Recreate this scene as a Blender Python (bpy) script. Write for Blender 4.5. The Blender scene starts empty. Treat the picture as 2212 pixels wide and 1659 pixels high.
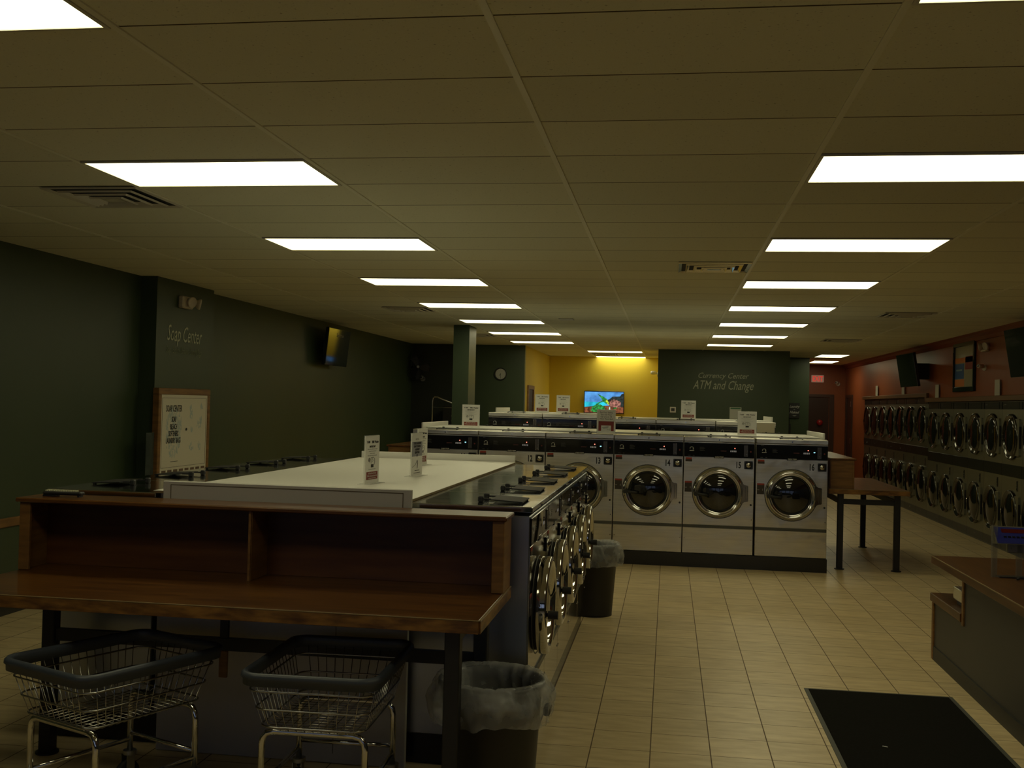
import bpy, math, random
from mathutils import Matrix, Vector
PI = math.pi
C = bpy.context.scene.collection
sc = bpy.context.scene
random.seed(7)

# ---------------------------------------------------------------- camera, world, exposure
HC = 1.790
YAW, PITCH, ROLL, FPX = .14741, .01853, .02454, 2290.2
cy, sy = math.cos(YAW), math.sin(YAW); cp, sp = math.cos(PITCH), math.sin(PITCH); cr, sr = math.cos(ROLL), math.sin(ROLL)
Fv = Vector((-sy*cp, cy*cp, sp)); R0 = Vector((cy, sy, 0)); U0 = R0.cross(Fv)
Rv = R0*cr + U0*sr; Uv = U0*cr - R0*sr
cam = bpy.data.cameras.new('camera'); cam_o = bpy.data.objects.new('camera', cam); C.objects.link(cam_o)
cam.sensor_width = 36; cam.lens = 36*FPX/2212; cam.clip_start = .05; cam.clip_end = 200
mw = Matrix.Identity(4)
for i in range(3):
    mw[i][0], mw[i][1], mw[i][2] = Rv[i], Uv[i], -Fv[i]
mw[2][3] = HC
cam_o.matrix_world = mw
sc.camera = cam_o
w = bpy.data.worlds.new('evening_sky'); sc.world = w; w.use_nodes = True
w.node_tree.nodes['Background'].inputs[0].default_value = (.42, .52, .78, 1)
w.node_tree.nodes['Background'].inputs[1].default_value = .50
sc.view_settings.view_transform = 'Standard'; sc.view_settings.look = 'None'
sc.view_settings.exposure = 0.0; sc.view_settings.gamma = 1; sc.view_settings.use_curve_mapping = False
sc.cycles.use_denoising = True
sc.cycles.max_bounces = 10; sc.cycles.diffuse_bounces = 5; sc.cycles.glossy_bounces = 5
sc.cycles.transparent_max_bounces = 12
sc.cycles.sample_clamp_indirect = 4
sc.cycles.caustics_reflective = False; sc.cycles.caustics_refractive = False
LAMP = (1.0, .93, .56); LAMP_E = 4.85
ZC = 2.971                      # ceiling height
GX0, GY0, GX, GY = -3.006, 4.989, 1.2192, .6096   # ceiling grid

# ---------------------------------------------------------------- materials
MATS = {}
def mat(name, col, rough=.5, metal=0.0, spec=.5, emit=None, es=1.0, noise=None, bump=None, coat=0, alpha=None, aniso=None):
    if name in MATS: return MATS[name]
    m = bpy.data.materials.new(name); m.use_nodes = True; nt = m.node_tree; b = nt.nodes['Principled BSDF']
    b.inputs['Base Color'].default_value = (*col, 1); b.inputs['Roughness'].default_value = rough
    b.inputs['Metallic'].default_value = metal; b.inputs['Specular IOR Level'].default_value = spec
    b.inputs['Coat Weight'].default_value = coat; b.inputs['Coat Roughness'].default_value = .08
    if emit: b.inputs['Emission Color'].default_value = (*emit, 1); b.inputs['Emission Strength'].default_value = es
    if alpha is not None: b.inputs['Alpha'].default_value = alpha
    tc = nt.nodes.new('ShaderNodeTexCoord')
    if noise:                    # (scale xyz, amount, second colour)
        mp = nt.nodes.new('ShaderNodeMapping'); mp.inputs['Scale'].default_value = noise[0]
        n = nt.nodes.new('ShaderNodeTexNoise'); n.inputs['Scale'].default_value = 1; n.inputs['Detail'].default_value = 4
        cr_ = nt.nodes.new('ShaderNodeValToRGB'); cr_.color_ramp.elements[0].position = .35; cr_.color_ramp.elements[1].position = .65
        cr_.color_ramp.elements[0].color = (*col, 1); cr_.color_ramp.elements[1].color = (*noise[1], 1)
        nt.links.new(tc.outputs['Object'], mp.inputs[0]); nt.links.new(mp.outputs[0], n.inputs[0])
        nt.links.new(n.outputs[0], cr_.inputs[0]); nt.links.new(cr_.outputs[0], b.inputs['Base Color'])
    if bump:                     # (scale xyz, strength, distance)
        mp = nt.nodes.new('ShaderNodeMapping'); mp.inputs['Scale'].default_value = bump[0]
        n = nt.nodes.new('ShaderNodeTexNoise'); n.inputs['Scale'].default_value = 1; n.inputs['Detail'].default_value = 2
        bp = nt.nodes.new('ShaderNodeBump'); bp.inputs['Strength'].default_value = bump[1]; bp.inputs['Distance'].default_value = bump[2]
        nt.links.new(tc.outputs['Object'], mp.inputs[0]); nt.links.new(mp.outputs[0], n.inputs[0])
        nt.links.new(n.outputs[0], bp.inputs['Height']); nt.links.new(bp.outputs[0], b.inputs['Normal'])
    MATS[name] = m
    return m

steel = mat('brushed_stainless', (.76, .73, .65), .30, 1.0, noise=((3, 3, 50), (.66, .635, .565)), bump=((3, 3, 3), .50, .03))
steel_top = mat('polished_stainless_top', (.57, .59, .58), .10, 1.0, bump=((3, 3, 3), .10, .01))
steel_side = mat('mirror_stainless_front', (.55, .53, .49), .10, 1.0, bump=((2, 2, 2), .12, .01))
steel_dry = mat('dull_stainless_dryer', (.30, .30, .235), .42, 1.0)
dryer_ring = mat('dark_chrome_ring', (.11, .11, .10), .13, 1.0)
dryer_glass = mat('dryer_door_glass', (.006, .006, .006), .08, 0, .30)
dryer_black = mat('dryer_black_panel', (.010, .012, .010), .32, 0, .35)
chrome = mat('chrome', (.62, .62, .60), .07, 1.0)
chrome_w = mat('chrome_wire', (.42, .41, .38), .2, 1.0)
black_gloss = mat('black_gloss', (.008, .008, .009), .07, 0, .4)
black_matte = mat('black_matte', (.012, .012, .013), .55)
black_metal = mat('black_painted_metal', (.010, .010, .012), .45)
rubber = mat('dark_rubber', (.015, .015, .015), .8)
glass_dark = mat('dark_door_glass', (.006, .006, .007), .05, 0, .9)
red_label = mat('red_label', (.26, .028, .015), .5)
dark_label = mat('dark_brown_label', (.03, .022, .015), .5)
grey_ink = mat('grey_print', (.45, .45, .43), .5)
dim_ink = mat('dim_print', (.05, .05, .05), .5)
white_ink = mat('white_print', (.75, .74, .70), .5)
black_ink = mat('black_print', (.012, .012, .012), .6)
plinth_m = mat('black_laminate', (.012, .012, .013), .22)
white_lam = mat('white_laminate', (.74, .73, .68), .32)
white_edge = mat('brown_board_edge', (.20, .14, .06), .6)
white_panel = mat('white_end_panel', (.52, .50, .46), .4)
paper = mat('white_paper', (.78, .77, .72), .6)
paper_grey = mat('grey_paper', (.30, .30, .33), .6)
acrylic = mat('clear_acrylic', (.85, .86, .84), .1, 0, .5, alpha=.25)
red_print = mat('red_print', (.23, .030, .022), .55)
led_red = mat('red_led', (.3, .02, .01), .4, emit=(1, .16, .10), es=4)
led_cyan = mat('cyan_led', (.05, .2, .3), .4, emit=(.35, .85, 1), es=1.6)
led_dim = mat('dim_digits', (.2, .2, .2), .4, emit=(.8, .75, .7), es=.10)
wood = mat('stained_wood', (.140, .056, .010), .30, noise=((2.5, 22, 22), (.070, .025, .005)), coat=.3)
wood_y = mat('stained_wood_lengthwise', (.100, .040, .008), .36, 0, .3, noise=((30, 2.5, 30), (.055, .020, .005)))
wood_edge = mat('worn_wood_edge', (.27, .13, .028), .4, noise=((7, 7, 26), (.07, .026, .006)))
wood_in = mat('dark_stained_panel', (.12, .042, .007), .4, noise=((2, 18, 18), (.075, .023, .004)))
wood_trim = mat('oak_trim', (.24, .118, .030), .45, noise=((4, 4, 30), (.15, .070, .018)))
green = mat('green_wall_paint', (.043, .066, .033), .42, noise=((1.3, 1.3, 1.3), (.038, .060, .030)))
green_d = mat('dark_alcove_green', (.022, .028, .020), .6)  # very dark grey-green for the left part of the back wall
yellow = mat('yellow_wall_paint', (.66, .50, .045), .55)
orange = mat('orange_wall_paint', (.27, .070, .021), .40, noise=((1.5, 1.5, 1.5), (.245, .062, .018)), bump=((6, 40, 2), .06, .01))
orange_t = mat('orange_crown_paint', (.20, .035, .014), .4)
base_blk = mat('black_cove_base', (.010, .010, .010), .5)
rim_blue = mat('blue_grey_plastic', (.045, .055, .075), .45)
can_blk = mat('black_plastic_can', (.014, .013, .012), .5)
mat_blk = mat('black_floor_mat', (.006, .006, .005), .98, 0, .08, noise=((90, 90, 90), (.010, .009, .008)))
mat_edge = mat('rubber_mat_edge', (.05, .05, .04), .6)
beige = mat('beige_plastic', (.55, .48, .38), .5)
white_pl = mat('white_plastic', (.65, .63, .58), .45)
door_dk = mat('dark_brown_door', (.035, .014, .010), .35)
door_fr = mat('dark_door_frame', (.05, .020, .014), .4)
grey_lam = mat('charcoal_laminate', (.040, .040, .038), .5)
tv_blk = mat('dark_glossy_screen', (.010, .011, .014), .06, 0, .6)
vent_m = mat('cream_vent_metal', (.52, .49, .40), .35)
vent_c = mat('chrome_vent_metal', (.60, .58, .52), .12, 1.0)
vent_d = mat('vent_throat', (.02, .02, .018), .8)
blue_p = mat('blue_print', (.03, .10, .30), .5)
sky_p = mat('light_blue_print', (.22, .34, .42), .6)
green_p = mat('green_print', (.03, .13, .06), .5)
tan_p = mat('tan_print', (.45, .40, .28), .6)
orange_p = mat('orange_print', (.55, .18, .05), .6)
vinyl = mat('pale_vinyl_lettering', (.52, .55, .42), .6)
vinyl_d = mat('faded_vinyl_lettering', (.22, .25, .17), .6)
vinyl_m = mat('dull_vinyl_lettering', (.40, .43, .33), .6)

def bag_material():
    m = bpy.data.materials.new('translucent_bag'); m.use_nodes = True; nt = m.node_tree; b = nt.nodes['Principled BSDF']
    b.inputs['Base Color'].default_value = (.66, .68, .68, 1); b.inputs['Roughness'].default_value = .2
    b.inputs['Transmission Weight'].default_value = .0
    tr = nt.nodes.new('ShaderNodeBsdfTransparent'); tl = nt.nodes.new('ShaderNodeBsdfTranslucent'); tl.inputs[0].default_value = (.6, .62, .62, 1)
    m1 = nt.nodes.new('ShaderNodeMixShader'); m1.inputs[0].default_value = .35
    m2 = nt.nodes.new('ShaderNodeMixShader')
    nz = nt.nodes.new('ShaderNodeTexNoise'); nz.inputs['Scale'].default_value = 9; nz.inputs['Detail'].default_value = 5
    mr = nt.nodes.new('ShaderNodeMapRange'); mr.inputs['From Min'].default_value = .35; mr.inputs['From Max'].default_value = .65
    mr.inputs['To Min'].default_value = .42; mr.inputs['To Max'].default_value = .78
    tc = nt.nodes.new('ShaderNodeTexCoord'); out = nt.nodes['Material Output']
    nt.links.new(tc.outputs['Object'], nz.inputs[0]); nt.links.new(nz.outputs[0], mr.inputs[0])
    nt.links.new(b.outputs[0], m1.inputs[1]); nt.links.new(tl.outputs[0], m1.inputs[2])
    nt.links.new(mr.outputs[0], m2.inputs[0]); nt.links.new(m1.outputs[0], m2.inputs[1]); nt.links.new(tr.outputs[0], m2.inputs[2])
    n2 = nt.nodes.new('ShaderNodeTexNoise'); n2.inputs['Scale'].default_value = 8; n2.inputs['Detail'].default_value = 1; n2.inputs['Distortion'].default_value = 1.5
    vo = nt.nodes.new('ShaderNodeMath'); vo.operation = 'ABSOLUTE'; sb = nt.nodes.new('ShaderNodeMath'); sb.operation = 'SUBTRACT'; sb.inputs[1].default_value = .5
    bp = nt.nodes.new('ShaderNodeBump'); bp.inputs['Strength'].default_value = 1.0; bp.inputs['Distance'].default_value = .01
    nt.links.new(tc.outputs['Object'], n2.inputs[0]); nt.links.new(n2.outputs[0], sb.inputs[0]); nt.links.new(sb.outputs[0], vo.inputs[0])
    nt.links.new(vo.outputs[0], bp.inputs['Height']); nt.links.new(bp.outputs[0], b.inputs['Normal'])
    nt.links.new(m2.outputs[0], out.inputs['Surface'])
    return m
bag_m = bag_material()

def math_node(nt, op, a, b=None, c=None):
    n = nt.nodes.new('ShaderNodeMath'); n.operation = op
    for i, v in enumerate((a, b, c)):
        if v is None: continue
        if hasattr(v, 'links'): nt.links.new(v, n.inputs[i])
        else: n.inputs[i].default_value = v
    return n.outputs[0]

def floor_material():
    m = bpy.data.materials.new('beige_ceramic_tile'); m.use_nodes = True; nt = m.node_tree; b = nt.nodes['Principled BSDF']
    tc = nt.nodes.new('ShaderNodeTexCoord'); sx = nt.nodes.new('ShaderNodeSeparateXYZ'); nt.links.new(tc.outputs['Object'], sx.inputs[0])
    def joint(o, off):
        u = math_node(nt, 'DIVIDE', math_node(nt, 'SUBTRACT', o, off), .310)
        fr = math_node(nt, 'FRACT', u)
        d = math_node(nt, 'MINIMUM', fr, math_node(nt, 'SUBTRACT', 1.0, fr))
        return d, math_node(nt, 'FLOOR', u)
    dx, ix = joint(sx.outputs[0], -.368); dy, iy = joint(sx.outputs[1], 5.289)
    gx = math_node(nt, 'LESS_THAN', dx, .0095); gy = math_node(nt, 'LESS_THAN', dy, .0075)
    g = math_node(nt, 'MAXIMUM', gx, gy)
    comb = nt.nodes.new('ShaderNodeCombineXYZ'); nt.links.new(ix, comb.inputs[0]); nt.links.new(iy, comb.inputs[1])
    wn = nt.nodes.new('ShaderNodeTexWhiteNoise'); nt.links.new(comb.outputs[0], wn.inputs[0])
    add = nt.nodes.new('ShaderNodeVectorMath'); add.operation = 'ADD'
    mul = nt.nodes.new('ShaderNodeVectorMath'); mul.operation = 'MULTIPLY'; mul.inputs[1].default_value = (40, 40, 0)
    nt.links.new(wn.outputs['Color'], mul.inputs[0])
    mp = nt.nodes.new('ShaderNodeMapping'); mp.inputs['Scale'].default_value = (5, 17, 1); nt.links.new(tc.outputs['Object'], mp.inputs[0])
    nt.links.new(mp.outputs[0], add.inputs[0]); nt.links.new(mul.outputs[0], add.inputs[1])
    nz = nt.nodes.new('ShaderNodeTexNoise'); nz.inputs['Scale'].default_value = 1; nz.inputs['Detail'].default_value = 6; nt.links.new(add.outputs[0], nz.inputs[0])
    rp = nt.nodes.new('ShaderNodeValToRGB'); rp.color_ramp.elements[0].position = .3; rp.color_ramp.elements[1].position = .68
    rp.color_ramp.elements[0].color = (.50, .375, .19, 1); rp.color_ramp.elements[1].color = (.66, .53, .30, 1)
    nt.links.new(nz.outputs[0], rp.inputs[0])
    hv = nt.nodes.new('ShaderNodeHueSaturation'); nt.links.new(rp.outputs[0], hv.inputs['Color'])
    nt.links.new(math_node(nt, 'ADD', math_node(nt, 'MULTIPLY', wn.outputs['Value'], .14), .92), hv.inputs['Value'])
    mx = nt.nodes.new('ShaderNodeMix'); mx.data_type = 'RGBA'; nt.links.new(g, mx.inputs[0]); nt.links.new(hv.outputs[0], mx.inputs[6])
    mx.inputs[7].default_value = (.12, .075, .035, 1)
    nt.links.new(mx.outputs[2], b.inputs['Base Color'])
    nt.links.new(math_node(nt, 'ADD', math_node(nt, 'MULTIPLY', g, .4), .36), b.inputs['Roughness'])
    bp = nt.nodes.new('ShaderNodeBump'); bp.inputs['Strength'].default_value = .5; bp.inputs['Distance'].default_value = .002
    nt.links.new(math_node(nt, 'SUBTRACT', math_node(nt, 'MULTIPLY', nz.outputs[0], .3), g), bp.inputs['Height']); nt.links.new(bp.outputs[0], b.inputs['Normal'])
    return m
def ceiling_material():
    m = bpy.data.materials.new('acoustic_ceiling_tile'); m.use_nodes = True; nt = m.node_tree; b = nt.nodes['Principled BSDF']
    tc = nt.nodes.new('ShaderNodeTexCoord'); sx = nt.nodes.new('ShaderNodeSeparateXYZ'); nt.links.new(tc.outputs['Object'], sx.inputs[0])
    u = math_node(nt, 'DIVIDE', math_node(nt, 'SUBTRACT', sx.outputs[1], GY0), GY); fr = math_node(nt, 'FRACT', u)
    d = math_node(nt, 'MINIMUM', fr, math_node(nt, 'SUBTRACT', 1.0, fr)); g = math_node(nt, 'LESS_THAN', d, .0080)
    iu = math_node(nt, 'FLOOR', u); iv = math_node(nt, 'FLOOR', math_node(nt, 'DIVIDE', math_node(nt, 'SUBTRACT', sx.outputs[0], GX0), GX))
    cb = nt.nodes.new('ShaderNodeCombineXYZ'); nt.links.new(iu, cb.inputs[0]); nt.links.new(iv, cb.inputs[1])
    wn = nt.nodes.new('ShaderNodeTexWhiteNoise'); nt.links.new(cb.outputs[0], wn.inputs[0])
    nz = nt.nodes.new('ShaderNodeTexNoise'); nz.inputs['Scale'].default_value = 70; nz.inputs['Detail'].default_value = 3; nt.links.new(tc.outputs['Object'], nz.inputs[0])
    rp = nt.nodes.new('ShaderNodeValToRGB'); rp.color_ramp.elements[0].position = .27; rp.color_ramp.elements[1].position = .36
    rp.color_ramp.elements[0].color = (.45, .42, .30, 1); rp.color_ramp.elements[1].color = (.76, .74, .58, 1); nt.links.new(nz.outputs[0], rp.inputs[0])
    hv = nt.nodes.new('ShaderNodeHueSaturation'); nt.links.new(rp.outputs[0], hv.inputs['Color'])
    nt.links.new(math_node(nt, 'ADD', math_node(nt, 'MULTIPLY', wn.outputs['Value'], .10), .94), hv.inputs['Value'])
    mx = nt.nodes.new('ShaderNodeMix'); mx.data_type = 'RGBA'; nt.links.new(g, mx.inputs[0]); nt.links.new(hv.outputs[0], mx.inputs[6]); mx.inputs[7].default_value = (.09, .07, .03, 1)
    nt.links.new(mx.outputs[2], b.inputs['Base Color']); b.inputs['Roughness'].default_value = .9; b.inputs['Specular IOR Level'].default_value = .2
    bp = nt.nodes.new('ShaderNodeBump'); bp.inputs['Strength'].default_value = .4; bp.inputs['Distance'].default_value = .002
    nt.links.new(nz.outputs[0], bp.inputs['Height']); nt.links.new(bp.outputs[0], b.inputs['Normal'])
    return m

# ---------------------------------------------------------------- mesh helpers
class MB:
    def __init__(s): s.v = []; s.f = []; s.mi = []; s.sm = []; s.T = Matrix.Identity(4)
    def add(s, vs, fs, m=0, smooth=False):
        k = len(s.v); s.v += [tuple(s.T @ Vector(p)) for p in vs]
        for f in fs: s.f.append([i+k for i in f]); s.mi.append(m); s.sm.append(smooth)
        return s
    def box(s, x0, y0, z0, x1, y1, z1, m=0, b=0):
        x0, x1 = min(x0, x1), max(x0, x1); y0, y1 = min(y0, y1), max(y0, y1); z0, z1 = min(z0, z1), max(z0, z1)
        if b <= 0:
            vs = [(x0,y0,z0),(x1,y0,z0),(x1,y1,z0),(x0,y1,z0),(x0,y0,z1),(x1,y0,z1),(x1,y1,z1),(x0,y1,z1)]
            return s.add(vs, [(0,3,2,1),(4,5,6,7),(0,1,5,4),(1,2,6,5),(2,3,7,6),(3,0,4,7)], m)
        b = min(b, (x1-x0)/2.01, (y1-y0)/2.01, (z1-z0)/2.01)      # chamfered box
        vs = []; idx = {}
        for ix in (0, 1):
            for iy in (0, 1):
                for iz in (0, 1):
                    X = (x0, x1)[ix]; Y = (y0, y1)[iy]; Z = (z0, z1)[iz]
                    dx, dy, dz = (b, -b)[ix], (b, -b)[iy], (b, -b)[iz]
                    for a, p in (('x', (X, Y+dy, Z+dz)), ('y', (X+dx, Y, Z+dz)), ('z', (X+dx, Y+dy, Z))):
                        idx[(ix, iy, iz, a)] = len(vs); vs.append(p)
        g = lambda *k: idx[k]
        fs = []
        for i in (0, 1):
            q = [g(i,0,0,'x'), g(i,1,0,'x'), g(i,1,1,'x'), g(i,0,1,'x')]; fs.append(q if i else q[::-1])
            q = [g(0,i,0,'y'), g(0,i,1,'y'), g(1,i,1,'y'), g(1,i,0,'y')]; fs.append(q if i else q[::-1])
            q = [g(0,0,i,'z'), g(1,0,i,'z'), g(1,1,i,'z'), g(0,1,i,'z')]; fs.append(q if i else q[::-1])
            for j in (0, 1):
                fs.append([g(i,j,0,'x'), g(i,j,0,'y'), g(i,j,1,'y'), g(i,j,1,'x')])
                fs.append([g(i,0,j,'x'), g(i,0,j,'z'), g(i,1,j,'z'), g(i,1,j,'x')])
                fs.append([g(0,i,j,'y'), g(0,i,j,'z'), g(1,i,j,'z'), g(1,i,j,'y')])
                for k in (0, 1): fs.append([g(i,j,k,'x'), g(i,j,k,'y'), g(i,j,k,'z')])
        return s.add(vs, fs, m)
    def lathe(s, prof, axis='z', c=(0,0,0), n=32, m=0, smooth=True, cap=(False, False), squash=None):
        vs = []; fs = []; k = len(prof)
        for i in range(n):
            a = 2*PI*i/n; ca, sa = math.cos(a), math.sin(a)
            for r, h in prof:
                x, y = r*ca, r*sa
                if squash: x *= squash[0]; y *= squash[1]
                if axis == 'z': p = (x, y, h)
                elif axis == 'y': p = (x, h, y)
                else: p = (h, x, y)
                vs.append((p[0]+c[0], p[1]+c[1], p[2]+c[2]))
        for i in range(n):
            j = (i+1) % n
            for q in range(k-1): fs.append((i*k+q, j*k+q, j*k+q+1, i*k+q+1))
        if cap[0]: fs.append([i*k for i in range(n)][::-1])
        if cap[1]: fs.append([i*k+k-1 for i in range(n)])
        return s.add(vs, fs, m, smooth)
    def cyl(s, c, r, h, axis='z', n=20, m=0, r2=None):
        r2 = r if r2 is None else r2
        s.lathe([(r, 0), (r2, h)], axis, c, n, m, True)
        o = 'z y x'.split().index(axis)
        for rr, hh in ((r, 0), (r2, h)):
            vs = []
            for i in range(n):
                a = 2*PI*i/n; x, y = rr*math.cos(a), rr*math.sin(a)
                p = {'z': (x, y, hh), 'y': (x, hh, y), 'x': (hh, x, y)}[axis]
                vs.append((p[0]+c[0], p[1]+c[1], p[2]+c[2]))
            s.add(vs, [list(range(n))], m)
        return s
    def tube(s, pts, r, n=8, m=0, closed=False):
        P = [Vector(p) for p in pts]; k = len(P); vs = []; fs = []
        up = None
        for i in range(k):
            if closed: t = (P[(i+1) % k]-P[i-1]).normalized()
            else: t = (P[min(i+1, k-1)]-P[max(i-1, 0)]).normalized()
            if up is None:
                up = Vector((0, 0, 1)) if abs(t.z) < .9 else Vector((1, 0, 0))
            u = (up - t*up.dot(t)).normalized(); w_ = t.cross(u); up = u
            for j in range(n):
                a = 2*PI*j/n; vs.append(tuple(P[i]+u*r*math.cos(a)+w_*r*math.sin(a)))
        for i in range(k if closed else k-1):
            i2 = (i+1) % k
            for j in range(n): fs.append((i*n+j, i*n+(j+1) % n, i2*n+(j+1) % n, i2*n+j))
        if not closed: fs += [list(range(n))[::-1], [(k-1)*n+j for j in range(n)]]
        return s.add(vs, fs, m, True)
    def quad(s, a, b, c, d, m=0): return s.add([a, b, c, d], [(0, 1, 2, 3)], m)
    def poly(s, pts, y0, y1, m=0):       # polygon in xz extruded along y
        n = len(pts); vs = [(x, y0, z) for x, z in pts]+[(x, y1, z) for x, z in pts]
        return s.add(vs, [list(range(n)), list(range(n, 2*n))[::-1]]+[(i, i+n, (i+1) % n+n, (i+1) % n) for i in range(n)], m)
def mesh_of(name, M, mats):
    me = bpy.data.meshes.new(name); me.from_pydata(M.v, [], M.f)
    for mm in mats: me.materials.append(mm)
    me.polygons.foreach_set('material_index', M.mi); me.polygons.foreach_set('use_smooth', M.sm); me.update()
    return me
def obj(name, M, mats, parent=None, loc=None, rot=None):
    if not isinstance(mats, (list, tuple)): mats = [mats]
    me = M if isinstance(M, bpy.types.Mesh) else mesh_of(name, M, mats)
    o = bpy.data.objects.new(name, me); C.objects.link(o)
    if parent: o.parent = parent
    if loc: o.location = loc
    if rot: o.rotation_euler = rot
    return o
def thing(name, label, cat, loc=(0, 0, 0), rotz=0, group=None):
    o = bpy.data.objects.new(name, None); C.objects.link(o); o.empty_display_size = .1
    o.location = loc; o.rotation_euler = (0, 0, rotz); o['label'] = label; o['category'] = cat
    if group: o['group'] = group
    return o
def tag(o, label, cat, group=None):
    o['label'] = label; o['category'] = cat
    if group: o['group'] = group
    return o
def struct(name, M, m, label=None):
    o = obj(name, M, m); o['kind'] = 'structure'
    if label: o['label'] = label
    return o
def dup(root, loc=None, rotz=None, label=None, group=None, skip=()):
    def cp(o, par):
        c = o.copy(); C.objects.link(c)
        if par: c.parent = par
        for ch in list(o.children):
            if ch.name.split('.')[0] in skip: continue
            cp(ch, c)
        return c
    r = cp(root, None)
    if loc is not None: r.location = loc
    if rotz is not None: r.rotation_euler = (0, 0, rotz)
    if label: r['label'] = label
    if group: r['group'] = group
    return r
_tc = {}
def text(s, size, m, name='lettering', parent=None, loc=(0, 0, 0), rot=(PI/2, 0, 0), shear=0, sx=1.0, bold=0, ext=.0008, align='CENTER', space=1.0, line=1.0):
    key = (s, size, shear, sx, bold, ext, align, m.name, space, line)
    if key not in _tc:
        cu = bpy.data.curves.new('t', 'FONT'); cu.body = s; cu.size = size; cu.shear = shear; cu.offset = bold; cu.extrude = ext
        cu.align_x = align; cu.resolution_u = 2; cu.space_character = space; cu.space_line = line
        o = bpy.data.objects.new('t', cu); C.objects.link(o)
        me = bpy.data.meshes.new_from_object(o.evaluated_get(bpy.context.evaluated_depsgraph_get()))
        bpy.data.objects.remove(o); bpy.data.curves.remove(cu)
        for v in me.vertices: v.co.x *= sx
        me.materials.clear(); me.materials.append(m); me.name = name; _tc[key] = me
    return obj(name, _tc[key], m, parent, loc, rot)

# ---------------------------------------------------------------- the room
XL, XR, YB = -5.22, 4.43, -3.6
fl = struct('floor', MB().box(-6.5, YB-.2, -.12, 6.2, 29, 0), floor_material(), 'beige square ceramic floor tiles with dark grout')
ce = struct('ceiling', MB().box(-6.5, YB-.2, ZC, 6.2, 29, ZC+.1), ceiling_material(), 'cream suspended acoustic tile ceiling')
g = MB()
k = -2
for k in range(-1, 7):
    x = GX0+k*GX
    g.box(x-.0125, YB, ZC-.006, x+.0125, 27.9, ZC+.001)
struct('ceiling_grid', g, mat('cream_grid_metal', (.80, .78, .62), .45), 'cream metal ceiling grid runners')
struct('wall_left', MB().box(XL-.15, YB, 0, XL, 21.2, ZC), green, 'green painted left wall')
struct('wall_left_pilaster', MB().box(XL-.02, 9.88, 0, -5.05, 11.2, ZC), green, 'green pilaster on the left wall')
struct('baseboard_left', MB().box(XL-.01, YB, 0, XL+.012, 9.87, .10).box(XL-.01, 11.21, 0, XL+.012, 21.1, .10), base_blk)
struct('trim_1', MB().box(XL-.01, YB, .705, XL+.022, 9.3, .778, b=.006), wood_trim, 'oak chair rail on the left wall')
struct('wall_back_alcove', MB().box(XL-.15, 21.15, 0, -4.02, 21.3, ZC), green_d, 'dark back wall at the left')
struct('wall_back_left', MB().box(-4.02, 21.15, 0, -2.89, 21.3, ZC), green, 'green back wall with the clock')
struct('wall_yellow_side', MB().box(-3.04, 21.302, 0, -2.89, 25.6, ZC), yellow, 'yellow side wall of the lounge')
struct('wall_yellow_back', MB().box(-3.04, 25.6, 0, 2.3, 25.75, ZC), yellow, 'yellow back wall behind the television')
struct('wall_yellow_right', MB().box(-.235, 21.9, 0, -.20, 25.6, ZC), yellow, 'yellow right side wall of the lounge')
struct('wall_currency', MB().box(-.235, 21.75, 0, 2.37, 21.9, ZC), green, 'green wall lettered ATM and Change')
struct('wall_currency_side', MB().box(2.22, 21.9, 0, 2.37, 24.25, ZC), green)
struct('wall_recess', MB().box(2.22, 24.25, 0, 3.07, 24.4, ZC), green, 'narrow green wall beside the hallway')
struct('wall_hall_left', MB().box(2.92, 24.4, 0, 3.07, 27.9, ZC), orange)
struct('wall_hall_back', MB().box(2.92, 27.9, 0, 4.58, 28.05, ZC), orange, 'orange end wall of the hallway')
DY0, DYM, DY1 = 13.38, 19.12, 25.17
wr = MB()
wr.box(XR, YB, 2.0, XR+.15, DY0-.0, ZC).box(XR, DY0, 2.0, XR+.15, DYM, ZC).box(XR, DYM, 2.08, XR+.15, DY1, ZC).box(XR, DY1, 0, XR+.15, 27.95, ZC)
struct('wall_right', wr, orange, 'orange painted right wall above the dryers')
struct('near_dryer_stand_in', MB().box(XR, YB, 0, XR+.15, DY0, 1.99), mat('dryer_stand_in_steel', (.10, .10, .09), .4, .6), 'plain dark stand-in for the unseen dryers nearest the viewer')  # stand-in for unseen near dryers, added to darken reflections in the washer chrome
struct('wall_dryer_room', MB().box(XR+.95, DY0-.2, 0, XR+1.0, DY1+.2, ZC).box(XR+.15, DY0-.1, 0, XR+.95, DY0, ZC).box(XR+.15, DY1, 0, XR+.95, DY1+.1, ZC), base_blk)
struct('trim_2', MB().add([(XR+.01, YB, ZC-.10), (XR-.02, YB, ZC-.10), (XR-.06, YB, ZC-.055), (XR-.12, YB, ZC-.03), (XR-.14, YB, ZC), (XR+.01, YB, ZC),
       (XR+.01, 27.9, ZC-.10), (XR-.02, 27.9, ZC-.10), (XR-.06, 27.9, ZC-.055), (XR-.12, 27.9, ZC-.03), (XR-.14, 27.9, ZC), (XR+.01, 27.9, ZC)],
       [(0,1,7,6),(1,2,8,7),(2,3,9,8),(3,4,10,9),(4,5,11,10),(0,5,4,3,2,1),(6,7,8,9,10,11)]), orange_t, 'dark orange crown moulding')
struct('trim_3', MB().box(XR-.05, DY0, 1.992, XR+.02, DYM-.002, 2.062, b=.006), mat('dark_oak_ledge', (.13, .062, .017), .45), 'oak ledge above the near dryers')
struct('trim_4', MB().box(XR-.05, DYM, 2.078, XR+.02, DY1+.05, 2.148, b=.006).box(XR-.05, DYM, 1.99, XR-.002, DYM+.10, 2.078), mat('dark_oak_ledge', (.13, .062, .017), .45), 'oak ledge above the tall far dryers')
struct('column', MB().box(-3.276, 15.87, 0, -3.03, 16.44, ZC), green, 'square green column')
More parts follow.
